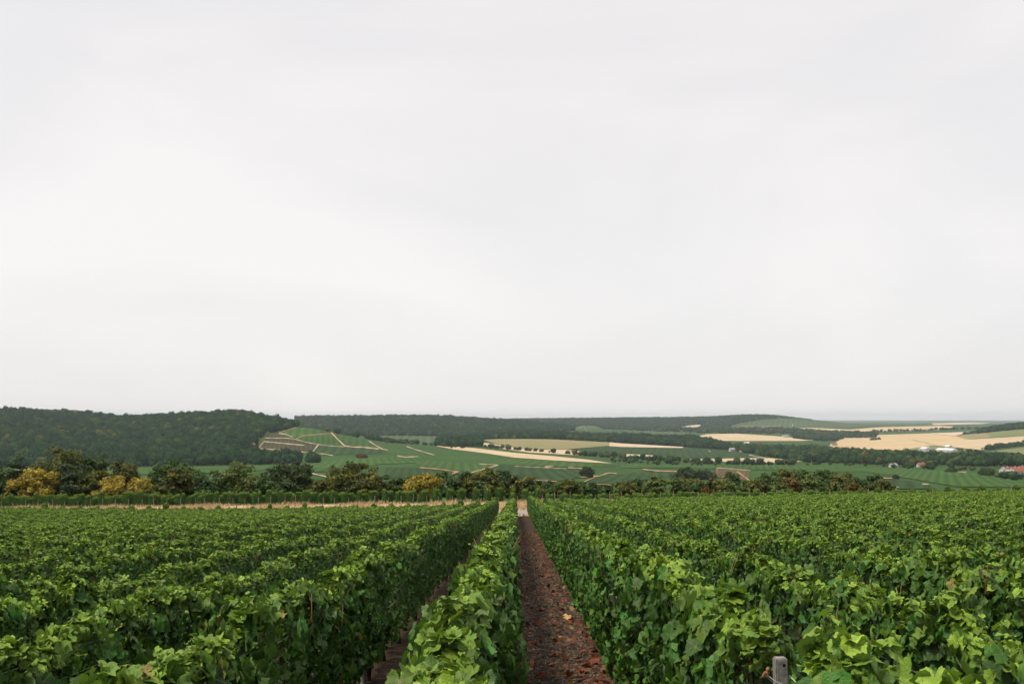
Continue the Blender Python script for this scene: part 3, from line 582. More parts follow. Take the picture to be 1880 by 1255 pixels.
# ------------------------------------------------------------------ hedgerow trees beyond the road
PAL = {'dark': [(.022,.050,.013),(.044,.084,.019),(.075,.115,.026)], 'green': [(.030,.062,.014),(.048,.090,.018),(.070,.115,.024)],
       'olive': [(.044,.060,.013),(.090,.104,.019),(.150,.150,.030)], 'yellow': [(.17,.130,.016),(.31,.230,.024),(.46,.345,.045)],
       'lime': [(.055,.088,.020),(.090,.130,.028),(.13,.165,.04)], 'rust': [(.075,.050,.016),(.13,.080,.022),(.19,.11,.03)], 'black': [(.016,.036,.012),(.032,.058,.016),(.056,.080,.022)],
       'olivey': [(.034,.044,.010),(.074,.088,.014),(.17,.160,.024)]}
def tree_mesh(w, h, pal, seed, dens=1.0, base=.12, leaf=.2, low=1.0):
    r = np.random.default_rng(seed); c = np.array(PAL[pal])
    ncl = int(100 * dens * max(.6, min(2.4, w * h / 40))); per = 84
    th = r.uniform(0, 6.283, ncl); v = r.uniform(0, 1, ncl) ** low
    prof = np.sin(np.clip(.22 + .78 * v, 0, 1) * math.pi * .95) ** .5
    rr = np.sqrt(r.uniform(.12, 1, ncl)) * prof * w / 2 * r.uniform(.72, 1.08, ncl)
    pz = r.uniform(0, 6.28, 4); rr = rr * (1 + .22 * np.sin(2 * th + pz[0] + 3 * v) + .18 * np.sin(3 * th + pz[1] - 4 * v)); topv = 1 + .10 * np.sin(2 * th + pz[2]) + .08 * np.sin(5 * th + pz[3]) - .05
    cen = np.stack([rr * np.cos(th), rr * np.sin(th), h * (base + (1 - base) * v * .96 * topv)], 1)
    csz = r.uniform(.10, .19, ncl) * min(w, h * 1.2)
    u = r.normal(size=(ncl, per, 3)); u /= np.linalg.norm(u, axis=2)[..., None]; u[..., 2] = np.where(u[..., 2] < -.3, -u[..., 2], u[..., 2])
    p = cen[:, None] + u * (csz[:, None, None] * r.uniform(.45, 1.1, (ncl, per, 1))) * np.array([1, 1, .8])
    p = p.reshape(-1, 3); n = len(p); nn = u.reshape(-1, 3) * .8 + r.normal(0, .5, (n, 3)) + np.array([0, 0, .3]); nn /= np.linalg.norm(nn, axis=1)[:, None]
    a = np.cross(nn, r.normal(size=(n, 3))); a /= np.linalg.norm(a, axis=1)[:, None]; b = np.cross(nn, a); s = leaf * r.uniform(.55, 1.25, (n, 1))
    V = np.stack([p - a * s, p - b * s * .6, p + a * s, p + b * s * .6], 1).reshape(-1, 3); V[:, 2] = np.maximum(V[:, 2], .05)
    ck = np.repeat(np.clip(r.normal(.95, .55, ncl), 0, 2), per) + r.normal(0, .35, n); ck = np.clip(ck, 0, 2)
    cc = np.stack([np.interp(ck, [0, 1, 2], c[:, i]) for i in range(3)], 1)
    tr = MB(); hh = h * .72; lean = r.normal(0, .04, 2) * h
    tr.tube([(0,0,-.4),(lean[0]*.4,lean[1]*.4,h*.25),(lean[0],lean[1],hh)], [h*.035, h*.026, h*.008], 7)
    for k in range(7):
        q = cen[int(r.integers(ncl))]; z0 = h * r.uniform(.12, .4); f = z0 / hh
        tr.tube([(lean[0]*f,lean[1]*f,z0), tuple(q * .55 + np.array([0,0,z0*.45])), tuple(q * .95)], [h*.014, h*.009, h*.003], 5)
    return mesh_np('crown', V, np.arange(4 * n).reshape(-1, 4), M['tree'], np.repeat(cc, 4, 0)), tr.mesh('trunk', M['bark'])
def tree(x0, x1, top, d, pal, label, cat='tree', group='hedgerow trees beyond the road', seed=0, dens=1.0, leaf=None, base=.1, foot=None):
    px = (x0 + x1) / 2
    if foot: d = float(hit([px], [foot], 350 if d < 2000 else 1700, 4500)[0][1])
    a = float(az_of(px)); x = a * d; z = float(T(x, d)); ztop = EYE + float(ray(px, top)[2]) * d
    h = max(1.2, ztop - z) ; w = (x1 - x0) / F * d * 1.30
    cm, tm = tree_mesh(w, h, pal, seed or int(px * 7), dens, base, leaf or .0014 * d, 1.0 if cat == 'tree' else 1.3)
    r = obj(('tree' if cat == 'tree' else 'bush'), None, loc=(x, d, z), label=label, cat=cat, group=group); r.rotation_euler.z = (px * 1.7) % 6.28
    obj('crown', cm, r); obj('trunk', tm, r); return r
HT = [(-60,8,850,142,'dark','dark tree cut by the left edge of the picture'),(5,52,846,140,'black','dark tree between the left edge and the yellow shrub'),(24,96,866,128,'yellow','golden yellow shrub farthest to the left'),
 (68,152,832,136,'olive','tall olive green tree behind the leftmost golden shrub'),(100,170,858,130,'black','dark low tree right of the leftmost golden shrub'),(150,196,843,138,'green','rounded green tree between the tall olive tree and the golden bush'),
 (186,250,855,135,'olivey','olive tree flecked yellow above the wide golden bush'),(150,200,868,128,'olivey','yellow flecked low tree left of the wide golden bush'),(184,276,875,124,'yellow','wide golden bush in full autumn colour'),
 (268,304,893,123,'olive','small olive shrub right of the wide golden bush'),(286,350,848,137,'green','green tree with a pointed top right of the wide golden bush'),(305,352,862,130,'olivey','yellowish tree leaning against the pointed green tree'),
 (336,418,865,132,'dark','dark round tree left of the light green one'),(410,468,855,133,'lime','light green tree left of the very dark one'),(444,484,882,127,'olive','brownish shrub at the foot of the light green tree'),
 (466,520,882,124,'green','green shrub in front of the very dark tree'),(478,582,852,132,'black','very dark broad tree, darkest of the hedgerow'),(565,606,884,128,'olive','small olive bush between two broad dark trees'),
 (598,694,854,131,'olivey','broad dark tree with a yellow flecked side'),(655,706,876,127,'olivey','yellowing shrub at the right foot of the broad flecked tree'),(698,756,878,130,'dark','low dark tree left of the golden slender tree'),
 (744,802,871,124,'yellow','golden slender tree halfway along the hedgerow'),(776,834,868,135,'green','green tree behind the golden slender tree'),(816,876,870,130,'dark','dark green tree right of the golden slender tree'),
 (846,926,866,128,'olivey','broad olive tree with a yellow crown above the row ends'),(900,948,868,136,'dark','dark tree behind the row ends of the soil path'),(930,984,878,130,'olivey','rusty olive tree just right of the soil path end'),
 (978,1024,886,134,'dark','low dark bush right of the soil path end'),(1016,1062,880,138,'olive','round olive tree above the first right rows'),(1048,1100,888,140,'green','low green scrub above the right rows')]
for i, (a, b, t_, d, p_, lb) in enumerate(HT): tree(a, b, t_, d, p_, lb, seed=300 + i)
SB = [(1092,1124,891,150,'black','dark round bush at the left end of the right scrub'),(1120,1164,886,155,'olive','olive bush next to the dark round scrub bush'),(1160,1202,880,165,'dark','dark tall bush left of the yellow green one'),
 (1188,1252,878,158,'olivey','wide yellow green bush in the right scrub'),(1246,1300,880,165,'olive','grey olive bush right of the wide yellow green one'),(1256,1286,892,150,'green','small round green bush before the grey olive one'),
 (1286,1306,897,148,'rust','small orange bush at the edge of the right scrub'),(1296,1342,879,165,'olive','pale olive bush behind the small orange one'),(1332,1356,874,170,'black','small dark round tree under the young vineyard'),
 (1322,1366,888,152,'lime','low yellow green bush under the small dark tree'),(1360,1404,882,160,'olive','olive bush right of the low yellow green one'),(1392,1432,874,170,'dark','dark bush left of the scrub tree group'),
 (1420,1462,866,178,'olive','tallest olive bush of the right scrub'),(1438,1456,878,155,'rust','narrow rusty shrub in the right scrub'),(1446,1484,863,180,'dark','dark tree on the top of the right scrub'),
 (1424,1440,886,150,'lime','small yellow green shrub beside the narrow rusty one'),(1470,1510,878,165,'olivey','yellow flecked bush right of the dark scrub tree'),(1494,1540,866,178,'dark','broad dark tree near the right end of the scrub'),
 (1530,1562,873,172,'olive','olive bush right of the broad dark scrub tree'),(1554,1582,890,150,'rust','low red brown bush near the right end of the scrub'),(1556,1592,880,165,'dark','dark bush behind the low red brown one'),
 (1588,1620,873,175,'dark','small dark tree at the right end of the scrub'),(1600,1640,884,160,'olive','last olive bush at the right end of the scrub')]
for i, (a, b, t_, d, p_, lb) in enumerate(SB): tree(a - 5, b + 5, t_, d, {'dark': 'green', 'black': 'dark', 'olivey': 'lime'}.get(p_, p_), lb, 'bush', 'scrub bushes beyond the right rows', seed=500 + i, base=.02, dens=1.15)
VB = [(1067,1086,859,560,'black','lone dark round tree standing in the valley vineyards'),(1243,1278,859,620,'dark','dark bush pair, the left one beside the young vineyard'),(1275,1308,864,600,'black','dark bush pair, the right one beside the young vineyard'),
 (1300,1316,868,590,'rust','small reddish bush against the young vineyard'),(1738,1756,859.5,900,'dark','small dark bush alone on the bright right slope'),(1640,1648,871,640,'black','tiny dark bush beside a bare patch on the right slope'),
 (1800,1822,860,800,'green','green tree left of the red roofed village'),(655,672,833,1250,'rust','reddish bush at the end of the wood below the knoll'),(490,500,840,1350,'rust','rusty tree inside the wood below the knoll'),
 (1600,1606,804,2700,'black','first of three dark dots of trees in the golden wheat'),(1607,1611,803.5,3000,'black','second of three dark dots of trees in the golden wheat'),(1613,1617,803,3000,'black','third of three dark dots of trees in the golden wheat')]
FOOT = [876, 878, 880, 877, 867, 879, 873, 840, 850, 808, 807.5, 807]
for i, (a, b, t_, d, p_, lb) in enumerate(VB):
    o = tree(a, b, t_, d, p_, lb, 'tree', 'single trees in the valley', seed=700 + i, leaf=.55 if d < 2000 else 1.2, base=.03, foot=FOOT[i])

# ------------------------------------------------------------------ vines
def unit(a): return a / (np.linalg.norm(a, axis=-1, keepdims=True) + 1e-9)
ROW0, SPACING, ROW_END = -.235, 1.1, 64.0
def row_leaves(y0, y1, dens, r, h=1.22, wid=.105, hfun=None, wseed=0.0, big=1.0):
    """leaves of a stretch of vine hedge, x across the row, z above the soil"""
    n = int((y1 - y0) * dens); y = r.uniform(y0, y1, n)
    def hf(yy): return h + .035 * np.sin(yy * 1.9 + wseed) + .04 * np.sin(yy * 5.1 + 2 * wseed) + .03 * np.sin(yy * 9.7 + wseed * 3) + (hfun(yy) if hfun else 0)
    def wf(yy, s): return wid * (1 + .22 * np.sin(yy * 3.1 + wseed + s) + .2 * np.sin(yy * 7.3 + 2 * s + wseed))
    ph = r.random(2) * 0 + wseed
    sd0 = np.where(r.random(n) < .5, -1.0, 1.0); z0 = r.random(n)
    clump = np.sin(y * 10.3 + z0 * 6.1 + wseed) * np.sin(z0 * 9.7 - y * 4.3 + sd0 * 2 + wseed * 2) + .5 * np.sin(y * 21.0 + sd0 * 3 + z0 * 15)
    keep = (clump > -.12) | (r.random(n) < .16); y, sd0, z0, clump = y[keep], sd0[keep], z0[keep], clump[keep]; n = len(y)
    H = hf(y); kind = r.random(n); top = kind < .27; inner = (kind > .90)
    side = sd0; u = z0
    zlo = .20; z = np.where(top, H - np.abs(r.normal(0, .05, n)) + .045 * np.clip(np.sin(y * 13.1 + wseed * 5) + .6 * np.sin(y * 31 + wseed), -.3, 2), zlo + (H - zlo) * (1 - (1 - u) ** 1.0 * .995))
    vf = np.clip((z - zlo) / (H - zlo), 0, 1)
    half = wf(y, side) * (.62 + .5 * np.sin(np.clip(vf, 0, 1) * math.pi) ** .7) * np.where(vf > .86, 1 - (vf - .86) * 2.2, 1)
    x = np.where(top, r.uniform(-1, 1, n) * half * .95, side * (half * r.normal(1.0, .13, n) + .028 * np.clip(clump, -1.2, 1.4))); x = np.where(inner, r.uniform(-.6, .6, n) * half, x)
    out = np.stack([np.where(top, x / (half + .01) * .5, side), np.zeros(n), np.zeros(n)], 1)
    nrm = out * np.where(top, .55, .95)[:, None] + np.array([0, 0, 1.0]) * np.where(top, 1.0, .42)[:, None] + r.normal(0, .42, (n, 3)); nrm = unit(nrm)
    tip = np.stack([out[:, 0] * .5, np.zeros(n), np.where(top, -.25, -1.0)], 1) + r.normal(0, .45, (n, 3)); tip = unit(tip - nrm * np.sum(tip * nrm, 1)[:, None])
    s = (.022 + .032 * r.beta(1.6, 1.7, n)) * big; s = np.where(top, (.015 + .028 * r.beta(1.4, 1.7, n)) * big, s)
    # leaf colour: old leaves dark, tops young yellow green and painted as lit, a few scorched
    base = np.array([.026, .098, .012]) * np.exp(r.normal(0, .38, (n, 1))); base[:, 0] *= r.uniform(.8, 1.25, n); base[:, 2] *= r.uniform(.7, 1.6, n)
    lit_yg = np.array([.280, .425, .044]) * r.uniform(.6, 1.2, (n, 1)); young = np.clip(np.where(top, r.beta(1.5, 1.1, n), r.beta(1, 9, n) + .6 * np.clip((vf - .88) / .12, 0, 1) * r.random(n)), 0, 1)[:, None]  # young tone weighted to the top, also paints lit crest over shaded walls
    c = base * (1 - young) + lit_yg * young; q = r.random(n)
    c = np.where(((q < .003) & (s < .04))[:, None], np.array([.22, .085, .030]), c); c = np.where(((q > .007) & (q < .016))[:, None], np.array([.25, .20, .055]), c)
    # young shoots standing above the clipped top
    ns = int((y1 - y0) * 7); m = 7; sy = np.repeat(r.uniform(y0, y1, ns), m); sh = np.repeat(r.uniform(.03, .15, ns) * (r.random(ns) ** .6), m); f = np.tile(np.linspace(.1, 1, m), ns); lean = np.repeat(r.normal(0, .35, (ns, 2)), m, 0)
    az = r.uniform(0, 6.28, ns * m); rd = r.uniform(.010, .034, ns * m) * (1.25 - .7 * f) * big; sx = np.repeat(r.normal(0, wid * .45, ns), m)
    sp = np.stack([sx + lean[:, 0] * sh * f + rd * np.cos(az), sy + lean[:, 1] * sh * f + rd * np.sin(az), hf(sy) - .03 + sh * f], 1)
    sn = unit(np.stack([np.cos(az) * .5, np.sin(az) * .5, np.ones(ns * m)], 1) + r.normal(0, .35, (ns * m, 3))); stp = np.stack([np.cos(az), np.sin(az), -.3 * np.ones(ns * m)], 1); stp = unit(stp - sn * np.sum(stp * sn, 1)[:, None])
    scol = np.array([.225, .375, .044]) * r.uniform(.55, 1.2, (ns * m, 1)); ss = (.034 - .020 * f) * r.uniform(.7, 1.2, ns * m) * big
    P_ = np.concatenate([np.stack([x, y, z], 1), sp]); return dict(p=P_, n=np.concatenate([nrm, sn]), t=np.concatenate([tip, stp]), s=np.concatenate([s, ss]), c=np.concatenate([c, scol]), H=hf)
def outline(nlobe):
    key = [(0, 1.0), (14, .90), (27, .80), (40, .88), (55, .97), (72, .88), (88, .76), (102, .82), (118, .88), (138, .80), (158, .66), (172, .22)]
    a = [k[0] for k in key]; rr = [k[1] for k in key]
    ang = np.linspace(-171, 171, nlobe); rad = np.interp(np.abs(ang), a, rr)
    return np.radians(ang), rad
def leaf_template(level):
    if level == 0:                                          # 48 triangles with toothed edge and a mid ring
        ang, rad = outline(25); rad = rad * np.where(np.arange(25) % 2 == 0, 1.05, .92); ang2, rad2 = outline(13); rad2 = rad2 * .5
        V = [(0, 0)] + [(rr * math.sin(a), rr * math.cos(a)) for a, rr in zip(ang2, rad2)] + [(rr * math.sin(a), rr * math.cos(a)) for a, rr in zip(ang, rad)]
        Fc = [(0, i + 2, i + 1) for i in range(12)]
        for i in range(12):
            o0, o1, o2 = 14 + 2*i, 15 + 2*i, 16 + 2*i; Fc += [(1+i, o1, o0), (1+i, 2+i, o1), (2+i, o2, o1)]
    elif level == 1:
        ang, rad = outline(19); V = [(0, .12)] + [(rr * math.sin(a), rr * math.cos(a)) for a, rr in zip(ang, rad)]; Fc = [(0, i + 2, i + 1) for i in range(18)]
    elif level == 2:
        ang, rad = outline(9); V = [(0, .12)] + [(rr * math.sin(a), rr * math.cos(a)) for a, rr in zip(ang, rad)]; Fc = [(0, i + 2, i + 1) for i in range(8)]
    else:
        V = [(0, -.45), (.85, .1), (0, 1.0), (-.85, .1)]; Fc = [(0, 1, 2), (0, 2, 3)]
    return np.array(V, float), np.array(Fc, np.int32)
TPL = [leaf_template(i) for i in range(4)]
def leaves_geo(L, level, r):
    V2, Fc = TPL[level]; n = len(L['p']); k = len(V2)
    x, y = V2[:, 0][None], V2[:, 1][None]; rr = np.hypot(x, y)
    droop = r.uniform(-.1, .55, (n, 1)); fold = r.uniform(-.2, .6, (n, 1)); wave = r.uniform(.02, .2, (n, 1)); ph = r.uniform(0, 6.28, (n, 1)); cup = r.uniform(-.25, .2, (n, 1))
    zz = -droop * np.clip(y, -1, 1) * np.abs(y) + fold * np.abs(x) * .8 - cup * rr ** 2 + wave * np.sin(np.arctan2(x, y) * 5 + ph) * rr
    b = np.cross(L['t'], L['n']); s = L['s'][:, None, None]
    P = L['p'][:, None] + s * (x[..., None] * b[:, None] + (y - .25)[..., None] * L['t'][:, None] + zz[..., None] * L['n'][:, None])
    FF = (Fc[None] + (np.arange(n) * k)[:, None, None]).reshape(-1, 3)
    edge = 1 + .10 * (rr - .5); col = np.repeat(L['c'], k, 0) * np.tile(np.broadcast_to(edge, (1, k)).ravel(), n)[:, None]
    lco = np.tile(np.stack([V2[:, 0], V2[:, 1], np.zeros(k)], 1), (n, 1))
    return P.reshape(-1, 3), FF, col, lco
def canes_geo(L, y0, y1, per_m, r):
    """cut shoot ends and bare leaf stalks standing out of the top of the hedge"""
    n = int((y1 - y0) * per_m); V = []; Fc = []; C = []
    for i in range(n):
        y = r.uniform(y0, y1); H = float(L['H'](np.array([y]))[0]); x = r.normal(0, .08)
        cl = int(r.integers(1, 4))
        for _ in range(cl):
            p0 = np.array([x + r.normal(0, .02), y + r.normal(0, .03), H - r.uniform(.14, .22)]); d = unit(np.array([r.normal(0, .28), r.normal(0, .3), 1.0])); p1 = p0 + d * r.uniform(.12, .21); rad = r.uniform(.0015, .0028)
            b = len(V); 
            for p in (p0, p1):
                for q in range(4): V.append(p + rad * np.array([math.cos(q * 1.5708), math.sin(q * 1.5708), 0]))
            for q in range(4): Fc += [(b+q, b+(q+1)%4, b+4+(q+1)%4), (b+q, b+4+(q+1)%4, b+4+q)]
            Fc += [(b+4, b+5, b+6), (b+4, b+6, b+7)]
            cc = np.array([.22, .09, .04]) if r.random() < .6 else np.array([.24, .22, .075]); C += [cc * r.uniform(.7, 1.2)] * 8
    return np.array(V), np.array(Fc, np.int32), np.array(C)
def foliage_mesh(name, L, level, r, canes=None):
    V_, F_, C_, K_ = leaves_geo(L, level, r)
    if canes is not None and len(canes[0]):
        F_ = np.concatenate([F_, canes[1] + len(V_)]); C_ = np.concatenate([C_, canes[2]]); K_ = np.concatenate([K_, np.full((len(canes[0]), 3), -9.0)]); V_ = np.concatenate([V_, canes[0]])
    return mesh_np(name, V_, F_, M['leaf'], C_, K_, smooth=(level < 2))
# shared stretches of hedge, finer ones nearer the camera
LEN1, LEN2, Y1, Y2 = 2.2, 4.675, 9.0, 26.6
CH1, CH2 = [], []
for i in range(7):
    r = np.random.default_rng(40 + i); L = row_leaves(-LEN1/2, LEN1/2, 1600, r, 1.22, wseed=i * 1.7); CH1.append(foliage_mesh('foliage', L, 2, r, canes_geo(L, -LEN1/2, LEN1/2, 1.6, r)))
for i in range(6):
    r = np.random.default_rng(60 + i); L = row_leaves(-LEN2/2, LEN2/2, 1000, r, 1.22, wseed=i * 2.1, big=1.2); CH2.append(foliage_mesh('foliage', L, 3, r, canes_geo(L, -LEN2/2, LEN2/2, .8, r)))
TILT = math.atan(SL)
SPECIAL = {0: 'leafy vine row hugging the left edge of the bare soil path', 1: 'leafy vine row along the right edge of the bare soil path'}
ROWH = {0: 1.12, 1: 1.17, 2: 1.03, -1: 1.05, -2: .96, 3: 1.04}
trunks = []
for i in range(5):
    r = np.random.default_rng(80 + i); pts = [(r.normal(0, .015), r.normal(0, .02), z) for z in (-.08, .12, .26, .40, .52)]; pts = [(a * (1 + j * .5), b * (1 + j * .6), c) for j, (a, b, c) in enumerate(pts)]
    m = MB().tube(pts, [.030, .024, .022, .024, .015], 7); m.tube([pts[3], (pts[3][0], pts[3][1] + .25, .60), (pts[3][0], pts[3][1] + .5, .62)], [.014, .010, .006], 5); m.tube([pts[3], (.01, pts[3][1] - .22, .66), (0, pts[3][1] - .4, .95)], [.012, .007, .005], 5)
    trunks.append(m.mesh('trunk', M['bark']))
post_me = MB().tube([(0,0,-.2),(0,0,.93)], [.03,.027], 8).mesh('post', M['post']); endpost_me = MB().tube([(0,.12,-.2),(0,-.06,1.16)], [.034,.03], 7).mesh('post', M['post'])
def r1_h(yy): return np.where((yy > 2.92) & (yy < 3.5), -.32, 0) + np.where(yy < 2.9, .02, 0)
LOD0 = {}; ROWS = {}
for k in range(-44, 45):
    X = ROW0 + SPACING * k; ys = max(1.0, (abs(X) - 2.6) / .53)
    if ys > 58: continue
    if k <= 0: lb = SPECIAL.get(k) or '%s leafy vine row counted leftward from the bare soil path' % ordinal(1 - k)
    else: lb = SPECIAL.get(k) or '%s leafy vine row counted rightward from the bare soil path' % ordinal(k)
    root = obj('vine_row', None, loc=(X, 0, 0), label=lb, cat='vine row', group='vine rows of the near vineyard'); ROWS[k] = root
    h = ROWH.get(k, .93 if k < 0 else 1.01); r = np.random.default_rng(1000 + k)
    if ys < Y1:
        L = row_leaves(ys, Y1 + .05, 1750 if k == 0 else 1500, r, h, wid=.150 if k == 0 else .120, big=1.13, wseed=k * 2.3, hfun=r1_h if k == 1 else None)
        L['p'][:, 2] += near_z(X, L['p'][:, 1])
        if k == 1:                                             # the gap in front of the post
            qx, qy, qd = project(L['p'] + np.array([X, 0, 0])); keep = ~((qd < 3.42) & (qx > 1400) & (qx < 1480) & (qy > 1160))
            for kk in 'pntsc': L[kk] = L[kk][keep]
        cg = canes_geo(L, ys, Y1, 1.4, r)
        if k == 1:
            ok = ~((cg[0][:, 1] > 2.3) & (cg[0][:, 1] < 3.5)).reshape(-1, 8).any(1); sel = np.where(ok)[0]; cg = (cg[0].reshape(-1, 8, 3)[sel].reshape(-1, 3), (cg[1].reshape(-1, 10, 3)[:len(sel)]).reshape(-1, 3), cg[2].reshape(-1, 8, 3)[sel].reshape(-1, 3))
        if len(cg[0]): cg[0][:, 2] += near_z(X, cg[0][:, 1])
        LOD0[k] = (L, cg, r)
    yb = [Y1 + LEN1 * j for j in range(8)]
    for j, y0 in enumerate(yb):
        if y0 + LEN1 < ys: continue
        o = obj('foliage', CH1[int(r.integers(7))], root, (0, y0 + LEN1/2, float(near_z(X, y0 + LEN1/2))), kind='stuff')
        o.rotation_euler = (TILT, 0, 0) if r.random() < .5 else (-TILT, 0, math.pi); o.scale = (r.uniform(.9, 1.12) * (1.3 if k == 0 else 1), 1.02, h / 1.22 * r.uniform(.97, 1.03))
    for j in range(8):
        y0 = Y2 + LEN2 * j
        if y0 + LEN2 < ys: continue
        o = obj('foliage', CH2[int(r.integers(6))], root, (0, y0 + LEN2/2, float(near_z(X, y0 + LEN2/2))), kind='stuff')
        o.rotation_euler = (TILT, 0, 0) if r.random() < .5 else (-TILT, 0, math.pi); o.scale = (r.uniform(.9, 1.12) * (1.3 if k == 0 else 1), 1.02, h / 1.22 * r.uniform(.96, 1.04))
    if -6 <= k <= 7:
        y = max(ys, 1.2)
        while y < 30:
            o = obj('trunk', trunks[int(r.integers(5))], root, (r.normal(0, .02), y, float(near_z(X, y)))); o.rotation_euler.z = 0 if r.random() < .5 else math.pi; y += 1.1 + r.normal(0, .05)
        yw = np.linspace(max(ys, .5), 64, 40); mb = MB()
        for hz_ in (.5, .72, .86 if k < 0 else .98): mb.tube([(0.03, float(a), float(near_z(X, a)) + hz_) for a in yw], .0018, 4)
        obj('wire', mb.mesh('wire', M['wire']), root)
    for y in ([8.9, 14.5, 20.0, 25.5, 31] if abs(k) < 9 else []):
        if y > ys and not (k == 1 and y < 8): obj('post', post_me, root, (0, y, float(near_z(X, y))))
    o = obj('foliage', CH1[int(r.integers(7))], root, (0, ROW_END - .35, float(near_z(X, ROW_END - .35))), kind='stuff'); o.scale = (r.uniform(.8, 1.3), r.uniform(.16, .3), h / 1.22 * (r.uniform(1.08, 1.32) if k > -3 or r.random() < .4 else r.uniform(.95, 1.12)))
    obj('post', endpost_me, root, (0, ROW_END + .05, float(near_z(X, ROW_END + .05))))
# which near leaves show most: paint them far to near on a coarse picture
ids = []; pos = []; rad = []
for k, (L, cg, r) in LOD0.items():
    P = L['p'] + np.array([ROW0 + SPACING * k, 0, 0]); pos.append(P); ids += [(k, i) for i in range(len(P))]; rad.append(L['s'])
pos = np.concatenate(pos); rad = np.concatenate(rad); px, py, dp = project(pos); buf = -np.ones((252, 376), np.int32)
for i in np.argsort(-dp):
    if dp[i] < .4: continue
    x, y, q = px[i] / 5, py[i] / 5, max(.5, rad[i] * .8 * F / dp[i] / 5)
    if -q < x < 376 + q and -q < y < 251 + q:
        buf[max(0, int(y - q)):max(0, int(y + q) + 1), max(0, int(x - q)):max(0, int(x + q) + 1)] = i
cnt = np.bincount(buf[buf >= 0].ravel(), minlength=len(pos)); start = 0
for k, (L, cg, r) in LOD0.items():
    n = len(L['p']); c = cnt[start:start + n]; start += n
    if n == 0: continue
    order = np.argsort(-c); pick = order[:300]; pick = pick[c[pick] >= 3]
    rest = np.ones(n, bool); rest[pick] = False
    sub = {q: L[q][rest] for q in 'pntsc'}; sub['H'] = L['H']
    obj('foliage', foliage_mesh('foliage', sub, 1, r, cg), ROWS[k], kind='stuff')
    for i in pick:                                            # each of the leaves that show largest is a piece of its own
        one = {q: L[q][i:i+1].copy() for q in 'pntsc'}; p0 = one['p'][0].copy(); one['p'][:] = 0; one['s'] = one['s'] * 1.06
        V_, F_, C_, K_ = leaves_geo(one, 0, r)
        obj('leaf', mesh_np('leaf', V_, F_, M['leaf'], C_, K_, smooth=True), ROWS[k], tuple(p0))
# the weathered post with its wires
X1 = ROW0 + SPACING; yp = 3.34; zg = float(near_z(X1, yp))
pr = obj('trellis_post', None, loc=(X1 + .0, yp, zg - .03), label='weathered grey wooden post with a hole and wires, foreground', cat='post'); pr.rotation_euler.z = .12
bm = bmesh.new(); bmesh.ops.create_cube(bm, size=1); bmesh.ops.scale(bm, vec=(.040, .036, 1.35), verts=bm.verts); bmesh.ops.translate(bm, vec=(0, 0, .455), verts=bm.verts); bmesh.ops.bevel(bm, geom=bm.edges[:], offset=.004, segments=2, affect='EDGES')
me = bpy.data.meshes.new('shaft'); bm.to_mesh(me); bm.free(); me.materials.append(M['post']); obj('shaft', me, pr)
hm = MB().tube([(0.007,-.0186,1.108),(0.007,-.013,1.108)], .0055, 12); obj('hole', hm.mesh('hole', M['hole']), pr)  # dark disc on the uncut shaft, hole's inner shade put into its colour
obj('wire', MB().tube([(-.06,-.02,1.085),(-.028,-.03,1.06),(.01,-.03,1.045),(.06,-.10,1.01),(.10,-.5,.96),(.12,-1.2,.93)], .0022, 6).mesh('wire', M['wire']), pr)
obj('wire', MB().tube([(.03,0,1.07),(.04,-.05,1.055),(.08,-.4,1.0),(.11,-1.2,.96)], .0020, 6).mesh('wire', M['wire']), pr)
obj('knot', MB().tube([(-.066,-.02,1.075),(-.06,-.028,1.09),(-.05,-.02,1.10),(-.045,-.012,1.085),(-.06,-.01,1.075)], .006, 6).mesh('knot', M['cane']), pr)

# ------------------------------------------------------------------ vineyard across the road
r = np.random.default_rng(77); nv = 0
for i in range(88):
    x = -52 + 1.1 * i + r.normal(0, .04); y0 = 85.2 + r.normal(0, .12)
    root = obj('vine_row', None, loc=(x, y0, 0), label='%s short vine row across the road, counted %s from the soil path' % (ordinal(min(49, int(round(abs(x) / 1.1)) + 1)), 'leftward' if x < .55 else 'rightward'), cat='vine row', group='vine rows across the road')
    for j in range(4):
        yc = y0 + .45 + 1.35 * j; sink = 1 if x < 2.5 else .55
        o = obj('foliage', CH1[int(r.integers(7))], root, (r.normal(0, .05), yc - y0, float(T(x, yc)) - .02), kind='stuff'); o.scale = (r.uniform(.95, 1.5), r.uniform(.42, .56), (r.uniform(.66, .98) if j else r.uniform(.72, 1.08)) * sink); o.rotation_euler.z = (0 if r.random() < .5 else math.pi) + r.normal(0, .2)
    o = obj('post', MB().tube([(0, 0, -.3), (r.normal(0, .03), r.normal(-.06, .04), r.uniform(.50, .82) + (0 if x < 2.5 else .06))], [.034, .028], 6).mesh('post', M['farpost']), root, (.38 + r.normal(0, .06), -.05, float(T(x, y0))))

# ------------------------------------------------------------------ dry grass, litter, clods
def blades(n, x0, x1, y0, y1, hmin, hmax, r, wd=.03):
    x = r.uniform(x0, x1, n); y = r.uniform(y0, y1, n); cl = np.sin(x * 1.3) * np.sin(y * .9 + x * .3) + r.normal(0, .5, n); ok = cl > -.5; x, y = x[ok], y[ok]; n = len(x)
    z = T(x, np.minimum(y, 83.9)) + .01; h = r.uniform(hmin, hmax, n) * (1 + .4 * np.sin(x * .9)); p = np.stack([x, y, z], 1); a = r.uniform(0, 6.28, n); w = np.stack([np.cos(a), np.sin(a), 0 * a], 1) * wd * r.uniform(.5, 1.3, (n, 1))
    tip = p + np.stack([r.normal(0, .35, n) * h, r.normal(0, .35, n) * h, h], 1)
    return np.stack([p - w, p + w, tip], 1).reshape(-1, 3), np.arange(3 * n).reshape(-1, 3)
r = np.random.default_rng(9)
